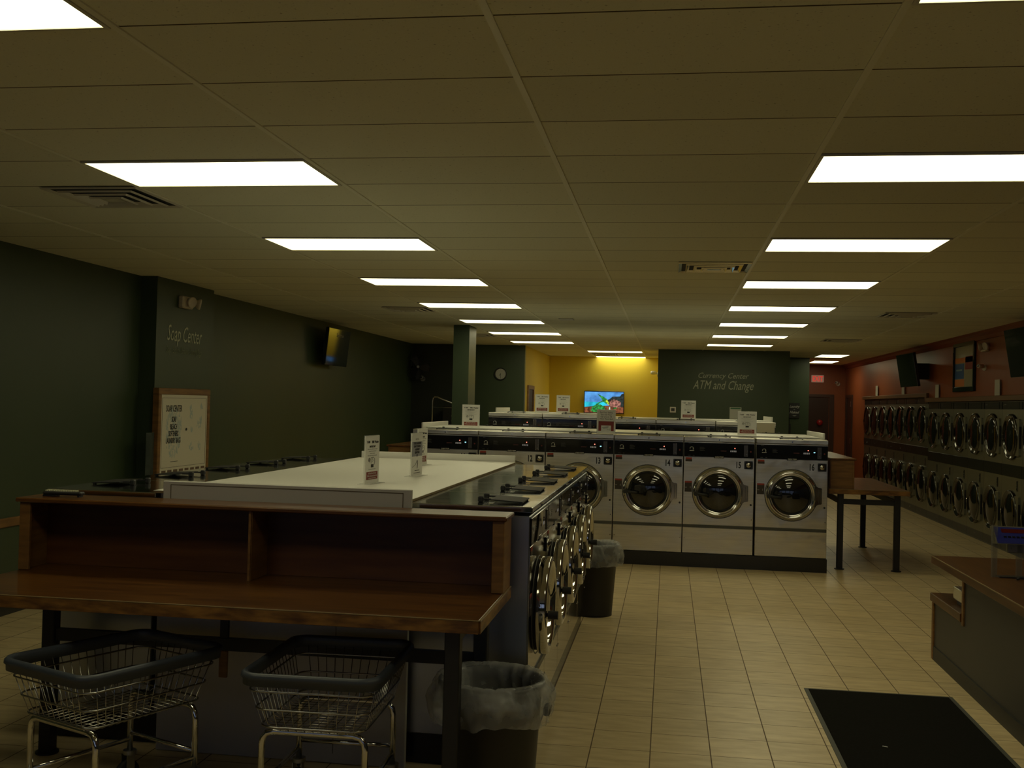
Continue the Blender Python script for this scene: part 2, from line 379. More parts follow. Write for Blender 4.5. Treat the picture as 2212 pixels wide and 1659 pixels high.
# storefront behind the camera
wb = MB().box(-6.2, YB-.15, 0, 6.2, YB, 1.05).box(-6.2, YB-.15, 2.45, 6.2, YB, ZC)
xs = [-5.2, -3.0, -2.8, -.6, -.4, 1.8, 2.0, 4.2]
wb.box(-6.2, YB-.15, 1.05, xs[0], YB, 2.45)
for i in (1, 3, 5): wb.box(xs[i], YB-.15, 1.05, xs[i+1], YB, 2.45)
wb.box(xs[7], YB-.15, 1.05, 6.2, YB, 2.45)
struct('wall_front', wb, green)
pane = mat('window_glass', (.8, .9, 1), .02, alpha=.12)
for i in range(4):
    a, b_ = xs[2*i], xs[2*i+1]
    wf = MB()
    for q in ((a, 1.05, b_, 1.10), (a, 2.40, b_, 2.45), (a, 1.10, a+.05, 2.40), (b_-.05, 1.10, b_, 2.40)): wf.box(q[0], YB-.11, q[1], q[2], YB-.04, q[3])
    o = struct('window_%d' % (i+1), wf, black_metal)
    obj('pane', MB().box(a+.05, YB-.08, 1.10, b_-.05, YB-.074, 2.40), pane, o)

# doors of the hallway and the lounge
d = struct('door_1', MB().box(3.42, 27.885, .01, 4.02, 27.899, 2.14, b=.004), door_dk, 'dark brown exit door')
obj('door_frame', MB().box(4.03, 27.86, 0, 4.15, 27.899, 2.22).box(3.08, 27.86, 2.15, 4.03, 27.899, 2.22), door_fr, d)
obj('push_bar', MB().box(3.45, 27.83, 1.02, 3.99, 27.884, 1.08, b=.01), steel, d)
d = struct('door_2', MB().box(XR-.006, 26.86, .01, XR+.004, 27.62, 2.14), door_dk, 'dark side door of the hallway')
obj('door_frame', MB().box(XR-.03, 26.76, 0, XR, 26.86, 2.21).box(XR-.03, 27.62, 0, XR, 27.72, 2.21).box(XR-.03, 26.86, 2.14, XR, 27.62, 2.21), door_fr, d)
obj('hinge', MB().box(XR-.034, 26.86, 1.92, XR-.02, 26.93, 2.05).box(XR-.034, 26.86, 1.02, XR-.02, 26.93, 1.15), chrome, d)
d = struct('door_3', MB().box(-2.889, 21.72, 0, -2.884, 22.48, 2.10), mat('dark_red_opening_door', (.03, .008, .005), .5), 'dark door in the yellow side wall')
obj('door_frame', MB().box(-2.888, 21.62, 0, -2.86, 21.72, 2.18).box(-2.888, 22.48, 0, -2.86, 22.58, 2.18).box(-2.888, 21.72, 2.10, -2.86, 22.48, 2.18), wood_trim, d)

# ---------------------------------------------------------------- ceiling lights, vents
def lamp_mat():
    m = bpy.data.materials.new('lit_diffuser'); m.use_nodes = True; nt = m.node_tree
    nt.nodes.remove(nt.nodes['Principled BSDF']); e = nt.nodes.new('ShaderNodeEmission')
    e.inputs[0].default_value = (*LAMP, 1); e.inputs[1].default_value = LAMP_E
    nt.links.new(e.outputs[0], nt.nodes['Material Output'].inputs[0]); return m
lamp_m = lamp_mat(); frame_m = mat('white_light_frame', (.6, .57, .45), .4)
def make_light(w_, d_):
    t = thing('ceiling_light', '', 'ceiling light')
    f = MB(); e = .016
    f.box(-w_/2, -d_/2, -.010, w_/2, -d_/2+e, 0).box(-w_/2, d_/2-e, -.010, w_/2, d_/2, 0).box(-w_/2, -d_/2+e, -.010, -w_/2+e, d_/2-e, 0).box(w_/2-e, -d_/2+e, -.010, w_/2, d_/2-e, 0)
    obj('frame', f, frame_m, t)
    obj('diffuser', MB().box(-w_/2+e, -d_/2+e, -.006, w_/2-e, d_/2-e, -.001), lamp_m, t)
    return t
L0 = None
words = ['nearest', 'second', 'third', 'fourth', 'fifth', 'sixth', 'seventh', 'farthest']
for side, gx in (('left', 0), ('right', 3)):
    for i, k in enumerate(range(-1, 7)):
        loc = (GX0+(gx+.5)*GX, GY0+(4*k+.5)*GY, ZC)
        lb = 'lit rectangular ceiling light panel, %s of the %s row' % (words[i], side)
        if L0 is None: L0 = make_light(GX-.026, GY-.008); o = L0; o.location = loc; o['label'] = lb
        else: o = dup(L0, loc, 0, lb)
        o['group'] = 'ceiling lights of the %s row' % side
dup(L0, (-1.177, GY0+29.5*GY, ZC), 0, 'nearer lit ceiling panel in front of the yellow wall', 'lounge ceiling lights')
dup(L0, (-1.160, GY0+33.5*GY, ZC), 0, 'farther lit ceiling panel close to the yellow wall', 'lounge ceiling lights')
H = make_light(.59, 1.19); H.location = (3.39, 23.22, ZC); H['label'] = 'nearer lit ceiling panel of the orange hallway'; H['group'] = 'hallway ceiling lights'
dup(H, (3.62, 26.1, ZC), 0, 'farther lit ceiling panel above the hallway end', 'hallway ceiling lights')

def make_vent(m, lb):
    t = thing('ceiling_vent', lb, 'vent')
    f = MB()
    for i, (a, d_) in enumerate(((.298, .034), (.232, .030), (.168, .030), (.105, .030))):
        b2 = a-d_; zo, zi = -.005-.006*i, -.0015; th = .003
        for sx_, sy_ in ((0, -1), (1, 0), (0, 1), (-1, 0)):
            T = Matrix.Rotation({(0, -1): 0, (1, 0): PI/2, (0, 1): PI, (-1, 0): -PI/2}[(sx_, sy_)], 4, 'Z'); f.T = T
            vs = [(-a, -a, zo), (a, -a, zo), (a-.008, -a+.008, zo-.010), (-a+.008, -a+.008, zo-.010), (b2, -b2, zi-.004), (-b2, -b2, zi-.004)]
            f.add(vs, [(0, 1, 2, 3), (3, 2, 4, 5)]); f.T = Matrix.Identity(4)
    f.box(-.055, -.055, -.026, .055, .055, -.02)
    obj('louvre', f, m, t)
    obj('throat', MB().box(-.29, -.29, -.0004, .29, .29, .0), vent_d, t)
    return t
V = make_vent(vent_m, 'cream square ceiling vent beside the nearest full left light'); V.location = (-3.311, GY0+1.5*GY, ZC); V['group'] = 'cream ceiling vents'
dup(V, (-3.311, GY0+13.5*GY, ZC), 0, 'cream ceiling vent left of the fifth left light')
dup(V, (-3.311, GY0+21.5*GY, ZC), 0, 'cream ceiling vent just right of the green column')
dup(V, (2.785, GY0+13.5*GY, ZC), 0, 'cream ceiling vent right of the right light row, nearer of two')
dup(V, (2.785, GY0+21.5*GY, ZC), 0, 'cream ceiling vent right of the right light row, farther of two')
dup(V, (-1.45, GY0+31.5*GY, ZC), 0, 'ceiling vent between the two lounge lights')
V2 = make_vent(vent_c, 'shiny metal ceiling vent left of the third right light'); V2.location = (.345, GY0+6.5*GY, ZC)
o = thing('ceiling_speaker', 'small grey grille on the ceiling right of the left light row', 'ceiling speaker', (-1.42, 14.50, ZC))
obj('grille', MB().box(-.10, -.10, -.012, .10, .10, 0, b=.004), grey_ink, o)

# ---------------------------------------------------------------- washers
def make_washer(W, Ht, D, s, sides=False):
    """front faces local -y, origin at the middle of the front bottom edge"""
    t = thing('washing_machine', '', 'washing machine')
    w2 = W/2-.004; fm = steel_side if sides else steel
    obj('cabinet', MB().box(-w2, 0, 0, w2, D, Ht-.052*s, b=.004), steel if not sides else mat('washer_side_steel', (.40, .42, .46), .35, 1.0), t)
    lz = Ht-.048*s if not sides else Ht-.028
    lid = obj('top_lid', MB().box(-w2, -.012, lz, w2, D, Ht, b=.004), steel_top if sides else steel, t)
    obj('lock_bolt', MB().cyl((0, -.022, lz+(Ht-lz)*.45), .008, .012, 'y', 10), chrome, lid)
    # front skins
    obj('front_panel', MB().box(-w2+.002, -.006, .325*s, w2-.002, 0, Ht-.225*s, b=.002), fm, t)
    lp = obj('lower_panel', MB().box(-w2+.002, -.006, .006, w2-.002, 0, .288*s, b=.002), fm, t)
    obj('screw', MB().cyl((w2-.02, -.010, .17*s), .007, .006, 'y', 8).cyl((-w2+.02, -.010, .17*s), .007, .006, 'y', 8).cyl((w2-.02, -.010, .40*s), .006, .006, 'y', 8), chrome, t)
    obj('seam_strip', MB().box(-w2+.002, -.014 if sides else -.004, .290*s, w2-.002, 0, .323*s), mat('grey_seam', (.06, .06, .05), .4), t)
    # control panel
    z0, z1 = Ht-.222*s, Ht-.063*s
    p = obj('control_panel', MB().box(-w2+.003, -.010, z0, w2-.003, 0, z1, b=.003), black_gloss, t)
    H_ = z1-z0; yz = -.0105
    obj('brand_tab', MB().box(-.055*s, -.012, z0-.010*s, .055*s, -.002, z0+.018*s), black_gloss, p)
    text('DEXTER', .023*s, grey_ink, 'brand_lettering', p, (0, -.0128, z0-.006*s), shear=.35, sx=1.15, bold=.0006, ext=.0003)
    lg = MB(); lx, lzz = -w2+.085*s, z0+H_*.60          # horse-head like emblem: an arch with a small muzzle
    arc = [(lx+.019*s*math.cos(a), yz-.001, lzz+.015*s*math.sin(a)) for a in [PI*1.15-PI*1.25*i/10 for i in range(11)]]
    lg.tube(arc, .0032*s, 5).box(lx+.012*s, yz-.002, lzz-.016*s, lx+.022*s, yz, lzz-.004*s).box(lx-.024*s, yz-.0005, lzz-.030*s, lx+.026*s, yz, lzz-.022*s)
    obj('emblem', lg, grey_ink, p)
    im = MB()
    for j in range(4): im.box(lx+.09*s, yz-.0002, lzz+.012*s-.012*j*s, lx+(.135+.012*(j % 2))*s, yz, lzz+.016*s-.012*j*s)
    im.box(lx-.035*s, yz-.0002, z1-.014*s, lx-.005*s, yz, z1-.009*s).box(lx-.04*s, yz-.0002, z0+.012*s, lx-.01*s, yz, z0+.017*s).box(lx+.015*s, yz-.0002, z0+.012*s, lx+.032*s, yz, z0+.018*s)
    obj('printed_text', im, dim_ink, p)
    dx = w2*.40
    dg = MB()
    for j in range(4): dg.box(dx-.032*s+.018*j*s, yz-.0012, z0+H_*.40, dx-.019*s+.018*j*s, yz, z0+H_*.40+.018*s)
    obj('display', dg, led_dim, p)
    dl = MB().box(dx-.14*s, yz-.001, z0+H_*.42, dx-.075*s, yz, z0+H_*.42+.012*s)
    obj('cycle_display', dl, mat('dim_red_display', (.05, .01, .01), .4), p)
    obj('indicator_light', MB().lathe([(.0001, -.004), (.004*s, -.003), (.0055*s, 0)], 'y', (dx+.018*s, yz, z0+H_*.66), 10), led_red if not sides else mat('unlit_led', (.05, .01, .01), .4), p)
    cs = obj('coin_slot', MB().box(w2-.115*s, -.014, z0+H_*.10, w2-.072*s, -.008, z0+H_*.90, b=.002), mat('coin_plate', (.10, .09, .08), .3, .8), p)
    sl = MB().box(w2-.112*s, -.0145, z0+H_*.12, w2-.110*s, -.0138, z0+H_*.88).box(w2-.077*s, -.0145, z0+H_*.12, w2-.075*s, -.0138, z0+H_*.88)
    sl.box(w2-.097*s, -.017, z0+H_*.24, w2-.083*s, -.013, z0+H_*.28).cyl((w2-.080*s, -.018, z0+H_*.5), .004*s, .005, 'y', 8)
    for a, b_ in ((-.108, .85), (-.079, .85), (-.108, .15), (-.079, .15)): sl.cyl((w2+a*s, -.016, z0+H_*b_), .0035*s, .003, 'y', 6)
    obj('coin_slot_fittings', sl, chrome_w, cs)
    obj('start_button', MB().cyl((w2-.040*s, -.014, z0+H_*.45), .009*s, .005, 'y', 12), mat('dull_red_button', (.12, .015, .012), .4), p)
    # coin box lock
    cz = Ht-.300*s; cx = w2-.062*s
    cb = obj('coin_box', MB().box(cx-.047*s, -.016, cz-.045*s, cx+.047*s, -.005, cz+.045*s, b=.004), mat('coin_box_plate', (.03, .03, .028), .25, .6), t)
    dm = MB().lathe([(.028*s, -.016), (.026*s, -.024), (.018*s, -.022), (.013*s, -.030), (.0001, -.032)], 'y', (cx, 0, cz), 16)
    for a in (-1, 1):
        for b_ in (-1, 1): dm.cyl((cx+a*.038*s, -.019, cz+b_*.036*s), .004*s, .004, 'y', 6)
    obj('lock', dm, chrome_w, cb)
    # warning labels
    lx = -w2+.055*s
    a = MB().box(lx-.035*s, -.0075, Ht-.252*s, lx+.035*s, -.006, Ht-.232*s).box(lx-.037*s, -.0072, Ht-.278*s, lx+.037*s, -.006, Ht-.252*s, m=1)
    obj('warning_label', a, [red_label, dark_label], t)
    a = MB().box(lx-.040*s, -.0075, .792*s, lx+.040*s, -.006, .812*s).box(lx-.040*s, -.0072, .69*s, lx+.040*s, -.006, .792*s, m=1)
    a.box(lx-.035*s, -.0078, .738*s, lx-.015*s, -.006, .742*s, m=2).box(lx+.02*s, -.0078, .73*s, lx+.024*s, -.006, .752*s, m=2)
    obj('warning_label', a, [red_label, dark_label, grey_ink], t)
    # door
    zc = .691*s; R = .272*s
    d_ = obj('door', MB().lathe([(R*1.04, -.006), (R*1.03, -.013), (R*.985, -.015), (R*.978, -.030), (R*.955, -.048), (R*.915, -.056), (R*.875, -.050), (R*.855, -.038), (R*.845, -.041), (R*.80, -.036), (R*.785, -.022)], 'y', (0, 0, zc), 56), chrome, t)
    if sides:
        d_.data = mesh_of('door', MB().lathe([(R*.96, -.022), (R*1.05, -.023), (R*1.06, -.028), (R*1.06, -.066), (R*1.045, -.075), (R*.95, -.079), (R*.88, -.075), (R*.82, -.058), (R*.785, -.026)], 'y', (0, 0, zc), 56), [chrome])
        obj('seal', MB().lathe([(R*.985, -.004), (R*.985, -.0235)], 'y', (0, 0, zc), 48), rubber, d_)
    obj('gasket', MB().lathe([(R*.79, -.024), (R*.765, -.031), (R*.735, -.026)], 'y', (0, 0, zc), 40), rubber, d_)
    obj('door_glass', MB().lathe([(R*.74, -.027), (R*.70, -.036), (R*.60, -.047), (R*.46, -.057), (R*.30, -.064), (R*.15, -.068), (.0001, -.0695)], 'y', (0, 0, zc), 40), glass_dark, d_)
    obj('seam_ring', MB().lathe([(R*1.075, -.0062), (R*1.072, -.0075), (R*1.045, -.0075), (R*1.042, -.0062)], 'y', (0, 0, zc), 56), mat('grey_seam', (.06, .06, .05), .4), d_)
    hg = MB().poly([(R*.93, zc-.12*s), (R*1.06, zc-.095*s), (R*1.19, zc-.09*s), (R*1.21, zc-.08*s), (R*1.21, zc+.08*s), (R*1.19, zc+.09*s), (R*1.06, zc+.095*s), (R*.93, zc+.12*s)], -.018, -.006)
    obj('hinge', hg, steel_side, d_)
    obj('hinge_slot', MB().box(R*1.085, -.0195, zc-.075*s, R*1.10, -.0175, zc+.075*s).box(R*1.165, -.0195, zc-.075*s, R*1.18, -.0175, zc+.075*s), mat('grey_seam', (.06, .06, .05), .4), d_)
    hd = MB().tube([(-R*.93, -.045, zc-.01*s), (-R*.93, -.085, zc-.012*s)], .012*s, 10)
    hd.tube([(-R*.98, -.098, zc-.012*s), (-R*.80, -.105, zc-.016*s), (-R*.58, -.100, zc-.022*s), (-R*.42, -.092, zc-.028*s)], .016*s, 10)
    hd.cyl((-R*.93, -.135, zc-.012*s), .024*s, .05, 'y', 16)
    obj('door_handle', hd, black_matte, d_)
    # soap flap on the lid
    fx = -.10 if sides else .0
    sf = MB(); zt = Ht
    sf.add([(fx-.13, .055, zt+.007), (fx+.13, .055, zt+.007), (fx+.13, .22, zt+.014), (fx-.13, .22, zt+.014), (fx-.13, .055, zt+.012), (fx+.13, .055, zt+.012), (fx+.13, .22, zt+.020), (fx-.13, .22, zt+.020)],
           [(0,3,2,1),(4,5,6,7),(0,1,5,4),(1,2,6,5),(2,3,7,6),(3,0,4,7)])
    for q in (-1, 1):
        sf.box(fx+q*.085-.013, .262, zt, fx+q*.085+.013, .290, zt+.030, b=.005).box(fx+q*.085-.004, .215, zt+.012, fx+q*.085+.004, .264, zt+.020)
        sf.box(fx+q*.12-.006, .06, zt, fx+q*.12+.006, .075, zt+.008)
    obj('soap_flap', sf, black_matte, t)
    # small knob low on the front
    obj('latch_knob', MB().cyl((w2-.03, -.018, .565*s), .011*s, .013, 'y', 12), black_matte, t)
    return t
def add_extra(t, W, Ht, s, num=None, cyan=False, plate=None):
    w2 = W/2-.004
    if num: text(num, .098*s, black_ink, 'number', t, (w2-.175*s, -.0066, Ht-.335*s), sx=.62, bold=.0036, ext=.0005, space=1.05)
    p = [c for c in t.children if c.name.startswith('control_panel')][0]
    z0, z1 = Ht-.222*s, Ht-.063*s
    if cyan: obj('indicator_light', MB().box(w2*.40+.078*s, -.0125, z0+(z1-z0)*.50, w2*.40+.094*s, -.0105, z0+(z1-z0)*.56), led_cyan, p)

# near island: five washers on each side, core with white top
PZ = .15
I1W, I1H, I1D, I1S = .724, 1.136, .60, .867
ordn = ['nearest', 'second', 'third', 'fourth', 'farthest']
w0 = None
for i in range(5):
    y = 5.15+I1W*(i+.5)
    lb = 'stainless washer facing the wide tiled aisle, %s of the five beside the white counter' % ordn[i]
    if w0 is None:
        w0 = make_washer(I1W, I1H, I1D, I1S, True); w0.location = (-.66, y, PZ); w0.rotation_euler = (0, 0, PI/2); w0['label'] = lb; w0['group'] = 'washers facing the aisle on the near island'
    else: dup(w0, (-.66, y, PZ), PI/2, lb)
for i in range(5):
    y = 5.15+I1W*(i+.5)
    dup(w0, (-3.21, y, PZ), -PI/2, 'washer facing the green wall left of the white counter, %s of five' % ordn[i], 'washers facing the left wall on the near island')
o = obj('plinth', MB().box(-3.19, 5.17, 0, -.68, 8.77, PZ-.001), plinth_m); tag(o, 'glossy black plinth under the near island of washers', 'plinth')
pn = MB(); q_ = [(-.6435, 5.455, 1.235), (-.6435, 5.535, 1.230), (-.640, 5.53, 1.15), (-.632, 5.52, 1.07), (-.622, 5.455, 1.075), (-.634, 5.455, 1.16)]
pn.add(q_+[(x+.001, y, z) for x, y, z in q_], [(0, 1, 2, 5), (5, 2, 3, 4), (6, 11, 8, 7), (11, 10, 9, 8)])
o = obj('taped_note', pn, tan_p); tag(o, 'cream paper strip curling off the panel of the nearest aisle washer', 'note')
t = thing('island_counter', 'white laminate counter running between the two near washer rows', 'counter', (-1.935, 5.10, 0))
obj('core', MB().box(-.66, .08, PZ, .66, 3.66, 1.284), white_panel, t)
obj('counter_top', MB().box(-.675, .03, 1.2978, .675, 3.69, 1.300).box(-.675, .03, 1.2865, .675, 3.69, 1.2978, m=1), [white_lam, white_edge], t)
ep = obj('end_panel', MB().box(-.59, -.035, .002, .70, -.008, 1.356, b=.003), white_panel, t)
gr = MB()
for q in ((-.55, 1.336, .66, 1.340), (-.55, 1.20, -.546, 1.336), (.656, 1.20, .66, 1.336)): gr.box(q[0], -.0365, q[1], q[2], -.0345, q[3])
gr.box(.335, -.0365, .05, .338, -.0345, 1.10).box(-.59, -.0365, .545, .33, -.0345, .548)
obj('panel_groove', gr, mat('brown_groove', (.12, .09, .05), .7), ep)
ob = obj('back_splash', MB().box(-.67, 3.735, 1.20, .665, 3.755, 1.352, b=.003), white_lam, t)

# ---------------------------------------------------------------- middle island (numbered row)
I2W, I2H, I2D, I2S = .787, 1.310, .60, 1.0
m0 = None
nums = ['11', '12', '13', '14', '15', '16']
for i in range(6):
    x = 1.762-I2W*(5-i+.5) - (.012 if i < 5 else 0)
    lb = 'stainless washer marked with the number %s on its front' % nums[i]
    if m0 is None:
        m0 = make_washer(I2W, I2H, I2D, I2S); base_children = list(m0.children)
        m0['group'] = 'numbered washers facing the viewer'; proto = m0
    if i > 0: t = dup(proto, (x, 12.17, .155), 0, lb)
    if i == 5: pass
    if i > 0:
        add_extra(t, I2W, I2H, I2S, nums[i], i in (2, 5))
first = proto; first.location = (1.762-I2W*5.5-.012, 12.17, .155); first['label'] = 'stainless washer marked with the number 11 on its front'
bk = dup(first, (0, 0, 0), PI, '', 'washers on the far side of the numbered island')
add_extra(first, I2W, I2H, I2S, '11', True)
bk_first = True
bo = ['first', 'second', 'third', 'fourth', 'fifth', 'last']
for i in range(6):
    x = 1.762-I2W*(5-i+.5)
    lb = 'washer back to back behind number %s, only its lid showing' % nums[i]
    if bk_first: bk.location = (x, 14.73, .155); bk['label'] = lb; bk_first = False
    else: dup(bk, (x, 14.73, .155), PI, lb)
o = obj('plinth', MB().box(-2.965, 12.155, 0, 1.765, 14.74, .154), plinth_m); tag(o, 'black plinth under the numbered island of washers', 'plinth')
t = thing('island_counter', 'white counter on top of the numbered washer island', 'counter', (-.6, 13.45, 0))
obj('core', MB().box(-2.34, -.66, .155, 2.34, .66, 1.463), white_panel, t)
obj('counter_top', MB().box(-2.35, -.675, 1.467, 2.35, .675, 1.482, b=.002), white_lam, t)
obj('end_board', MB().box(2.385, -.70, .30, 2.405, .80, 1.532, b=.003), white_lam, t)
obj('end_board', MB().box(-2.405, -.70, .30, -2.385, .80, 1.532, b=.003), white_lam, t)

# ---------------------------------------------------------------- far island
Y3 = 15.55
a0 = make_washer(.81, 1.50, .62, 1.147); a0.location = (-2.653+.405, Y3, .155)
a0['label'] = 'tall washer left of the green column sign, first of the far row'; a0['label'] = 'leftmost tall washer of the far row, only its top showing'; a0['group'] = 'tall washers of the far row'
dup(a0, (-2.653+.81*1.5, Y3, .155), 0, 'tall washer of the far row below the television')
b0 = make_washer(.85, 1.455, .62, 1.11); xx = -1.03
dup(b0, (xx+.425, Y3, .155), 0, 'lower washer of the far row, behind the red security sign').name = 'washing_machine'
b0.location = (xx+.85*1.5, Y3, .155); b0['label'] = 'lower washer of the far row, in front of the thermostat wall'; b0['group'] = 'lower washers of the far row'
dup(b0, (xx+.85*2.5, Y3, .155), 0, 'rightmost washer of the far row with a blank note taped on')
o = obj('plinth', MB().box(-2.66, 15.54, 0, 1.53, 17.75, .154), plinth_m); tag(o, 'black plinth under the far row of washers', 'plinth')
t = thing('island_counter', 'white counter behind the far row of washers', 'counter', (-.565, 16.9, 0))
obj('core', MB().box(-2.06, -.70, .155, 2.06, .80, 1.59), white_panel, t)
obj('counter_top', MB().box(-2.07, -.72, 1.645, -.47, .82, 1.665, b=.002).box(-.47, -.72, 1.60, 2.08, .82, 1.62, b=.002).box(-2.06, -.70, 1.59, -.48, .80, 1.645), white_lam, t)
obj('end_board', MB().box(-2.10, -.62, 1.60, -2.08, .75, 1.725, b=.003), white_lam, t)
obj('end_board', MB().box(2.085, -.62, 1.56, 2.105, .75, 1.685, b=.003), white_lam, t)
o = obj('taped_note', MB().box(1.25, 15.527, 1.46, 1.50, 15.530, 1.60), tan_p); tag(o, 'blank cream note taped over the rightmost far washer panel', 'note')

# ---------------------------------------------------------------- acrylic signs
def sign_base(t, W=.216, Hh=.28):
    obj('acrylic_holder', MB().box(-W/2-.004, .0045, .003, W/2+.004, .007, Hh+.004).box(-W/2-.004, -.04, 0, W/2+.004, .045, .003), acrylic, t)
    return obj('sheet', MB().box(-W/2, 0, .004, W/2, .004, Hh), paper, t)
def washer_sign(label, head, lb2, loc, rz, group, Hh=.28):
    t = thing('tabletop_sign', label, 'sign', loc, rz, group); s_ = sign_base(t)
    text(head, .020, black_ink, 'heading', s_, (-.088, -.0006, .238), bold=.0006, ext=.0003, align='LEFT')
    text(lb2, .020, black_ink, 'heading', s_, (-.012, -.0006, .238), bold=.0006, ext=.0003, align='LEFT')
    text('IMPORTANT', .016, black_ink, 'heading', s_, (0, -.0006, .212), bold=.0006, ext=.0003)
    text('Measure soap carefully do not overload\nUse only HE laundry soap and\nclose the lid gently\nPlease remove all items from pockets', .0092, grey_ink, 'small_print', s_, (0, -.0005, .200), ext=.0002, line=1.35)
    pc = MB()
    pc.tube([(-.045+.012*math.cos(q*PI/6), -.001, .140+.012*math.sin(q*PI/6)) for q in range(12)], .0012, 4, closed=True)
    pc.tube([(-.054, -.001, .131), (-.036, -.001, .149)], .0016, 4)
    pc.tube([(-.02, -.001, .152), (.02, -.001, .153), (.034, -.001, .143), (.036, -.001, .125), (.028, -.001, .110)], .0012, 4)
    pc.tube([(-.018, -.001, .150), (-.020, -.001, .118)], .0008, 4).tube([(0, -.001, .148), (.012, -.001, .132), (-.004, -.001, .128)], .001, 4)
    pc.box(-.018, -.001, .095, .020, 0, .113)
    obj('illustration', pc, black_ink, s_)
    text('Max capacity in load and time', .009, grey_ink, 'small_print', s_, (0, -.0005, .082), ext=.0002)
    rb = obj('red_box', MB().box(-.085, -.0008, .025, .085, 0, .070), red_print, s_)
    text('All Machines Accept\nDollar coins and quarters', .0145, paper, 'red_box_text', s_, (0, -.0013, .056), ext=.0002)
    text('no refund given for machine operation', .008, paper, 'red_box_text', s_, (0, -.0013, .030), ext=.0002)
    return t
def wall_at(u, v, ax, val):          # a point of the photograph on a plane of the room
    r = Fv + Rv*((u-1106)/FPX) + Uv*((829.5-v)/FPX); i = 'XYZ'.index(ax)
    o_ = Vector((0, 0, HC)); return o_ + r*((val-o_[i])/r[i])
washer_sign('white notice with red box on the white counter, nearest to the wooden hutch', 'T-300', '20lb Washer', (-1.72, 6.06, 1.3005), PI/2-.11, 'washer notices on the near counter')
washer_sign('white notice with red box, farther one behind the grey and white notice', 'T-300', '20lb Washer', (-1.868, 7.98, 1.3005), PI/2-.11, 'washer notices on the near counter')
t = thing('tabletop_sign', 'half grey notice with a wrinkled top on the near white counter', 'sign', (-1.628, 6.80, 1.3005), PI/2-.10)
s_ = sign_base(t)
obj('grey_panel', MB().box(-.10, -.0008, .13, .10, 0, .225), paper_grey, s_)
text('NOTICE', .018, grey_ink, 'heading', s_, (0, -.0006, .235), ext=.0003)
text('YOUR LAUNDRY\nUNATTENDED\nLAUNDRY\nREMOVED\nBY', .020, black_ink, 'heading', s_, (0, -.0013, .208), bold=.0008, ext=.0003)
obj('figure_drawing', MB().tube([(-.09, -.001, .06), (-.03, -.001, .075), (.0, -.001, .10)], .0012, 4).tube([(.0, -.001, .105), (.012, -.001, .08), (.002, -.001, .05)], .002, 4).box(-.04, -.0008, .035, .05, 0, .039).box(-.06, -.0008, .02, .07, 0, .023), black_ink, s_)
washer_sign('white notice with red box on the numbered island, above washer 11', 'T-400', '30lb Washer', (-2.416, 12.88, 1.4825), 0, 'washer notices on the numbered island')
washer_sign('white notice with red box on the numbered island, above washer 15', 'T-600', '40lb Washer', (.919, 12.82, 1.4825), 0, 'washer notices on the numbered island')
t = thing('tabletop_sign', 'security camera notice with red frame on the numbered island', 'sign', (-.726, 12.50, 1.4655), 0)
s_ = sign_base(t)
obj('text_box', MB().tube([(-.09, -.001, .147), (.09, -.001, .147), (.09, -.001, .265), (-.09, -.001, .265)], .0012, 4, closed=True), black_ink, s_)
text('For Your Safety\nYou and Your\nCar are on 24\nHour Recorded', .0235, black_ink, 'message', s_, (0, -.0006, .239), bold=.0004, ext=.0003, line=1.05)
obj('red_frame', MB().box(-.09, -.0008, .095, .09, 0, .143).box(-.09, -.0008, .03, -.058, 0, .095).box(.058, -.0008, .03, .09, 0, .095), red_print, s_)
obj('camera_picture', MB().poly([(-.05, .072), (.025, .088), (.033, .080), (.02, .066), (-.03, .056)], -.002, -.0005).tube([(.012, -.002, .066), (.016, -.002, .048), (.045, -.002, .045)], .003, 5).box(.045, -.003, .036, .05, -.0005, .062), grey_ink, s_)
washer_sign('white notice with red box on the far row, beside the dark lounge door', 'T-900', '60lb Washer', (-1.972, 16.55, 1.6655), 0, 'washer notices on the far row')
washer_sign('white notice with red box on the far row, left of the television', 'T-900', '60lb Washer', (-1.709, 17.25, 1.6655), 0, 'washer notices on the far row')
washer_sign('white notice with red box on the far row, before the green lettered wall', 'T-600', '40lb Washer', (.292, 16.25, 1.6205), 0, 'washer notices on the far row')

# ---------------------------------------------------------------- folding tables with hutches
def make_table(name, label, L, Dp, loc, rz, hutch_y0, hutch_y1, hx0, hx1, legs, div=None, vent=None, cross=None):
    t = thing(name, label, 'table', loc, rz)
    obj('tabletop', MB().box(0, 0, .862, L, Dp, .915, b=.004, m=0), [wood], t)
    e = MB().box(.002, -.006, .860, L-.002, 0, .912, b=.002).box(L, .002, .860, L+.006, Dp-.002, .912, b=.002).box(-.006, .002, .860, 0, Dp-.002, .912, b=.002)
    obj('edge_band', e, wood_edge, t)
    obj('worn_edge', MB().box(.002, -.0068,   .9125, L+.001, -.001, .9156).box(L, -.001,   .9125, L+.0068, Dp-.002, .9158), mat('pale_edge_tone', (.24, .17, .08), .45), t)  # thin pale strip along the front and right top edges
    for (x, y) in legs:
        l = obj('leg', MB().box(x-.032, y-.032, .006, x+.032, y+.032, .861, b=.004), black_metal, t)
        obj('foot', MB().cyl((x, y, 0), .055, .010), black_metal, l)
    if cross:
        cb = MB()
        for q in cross: cb.box(*q)
        obj('crossbar', cb, black_metal, t)
    return t
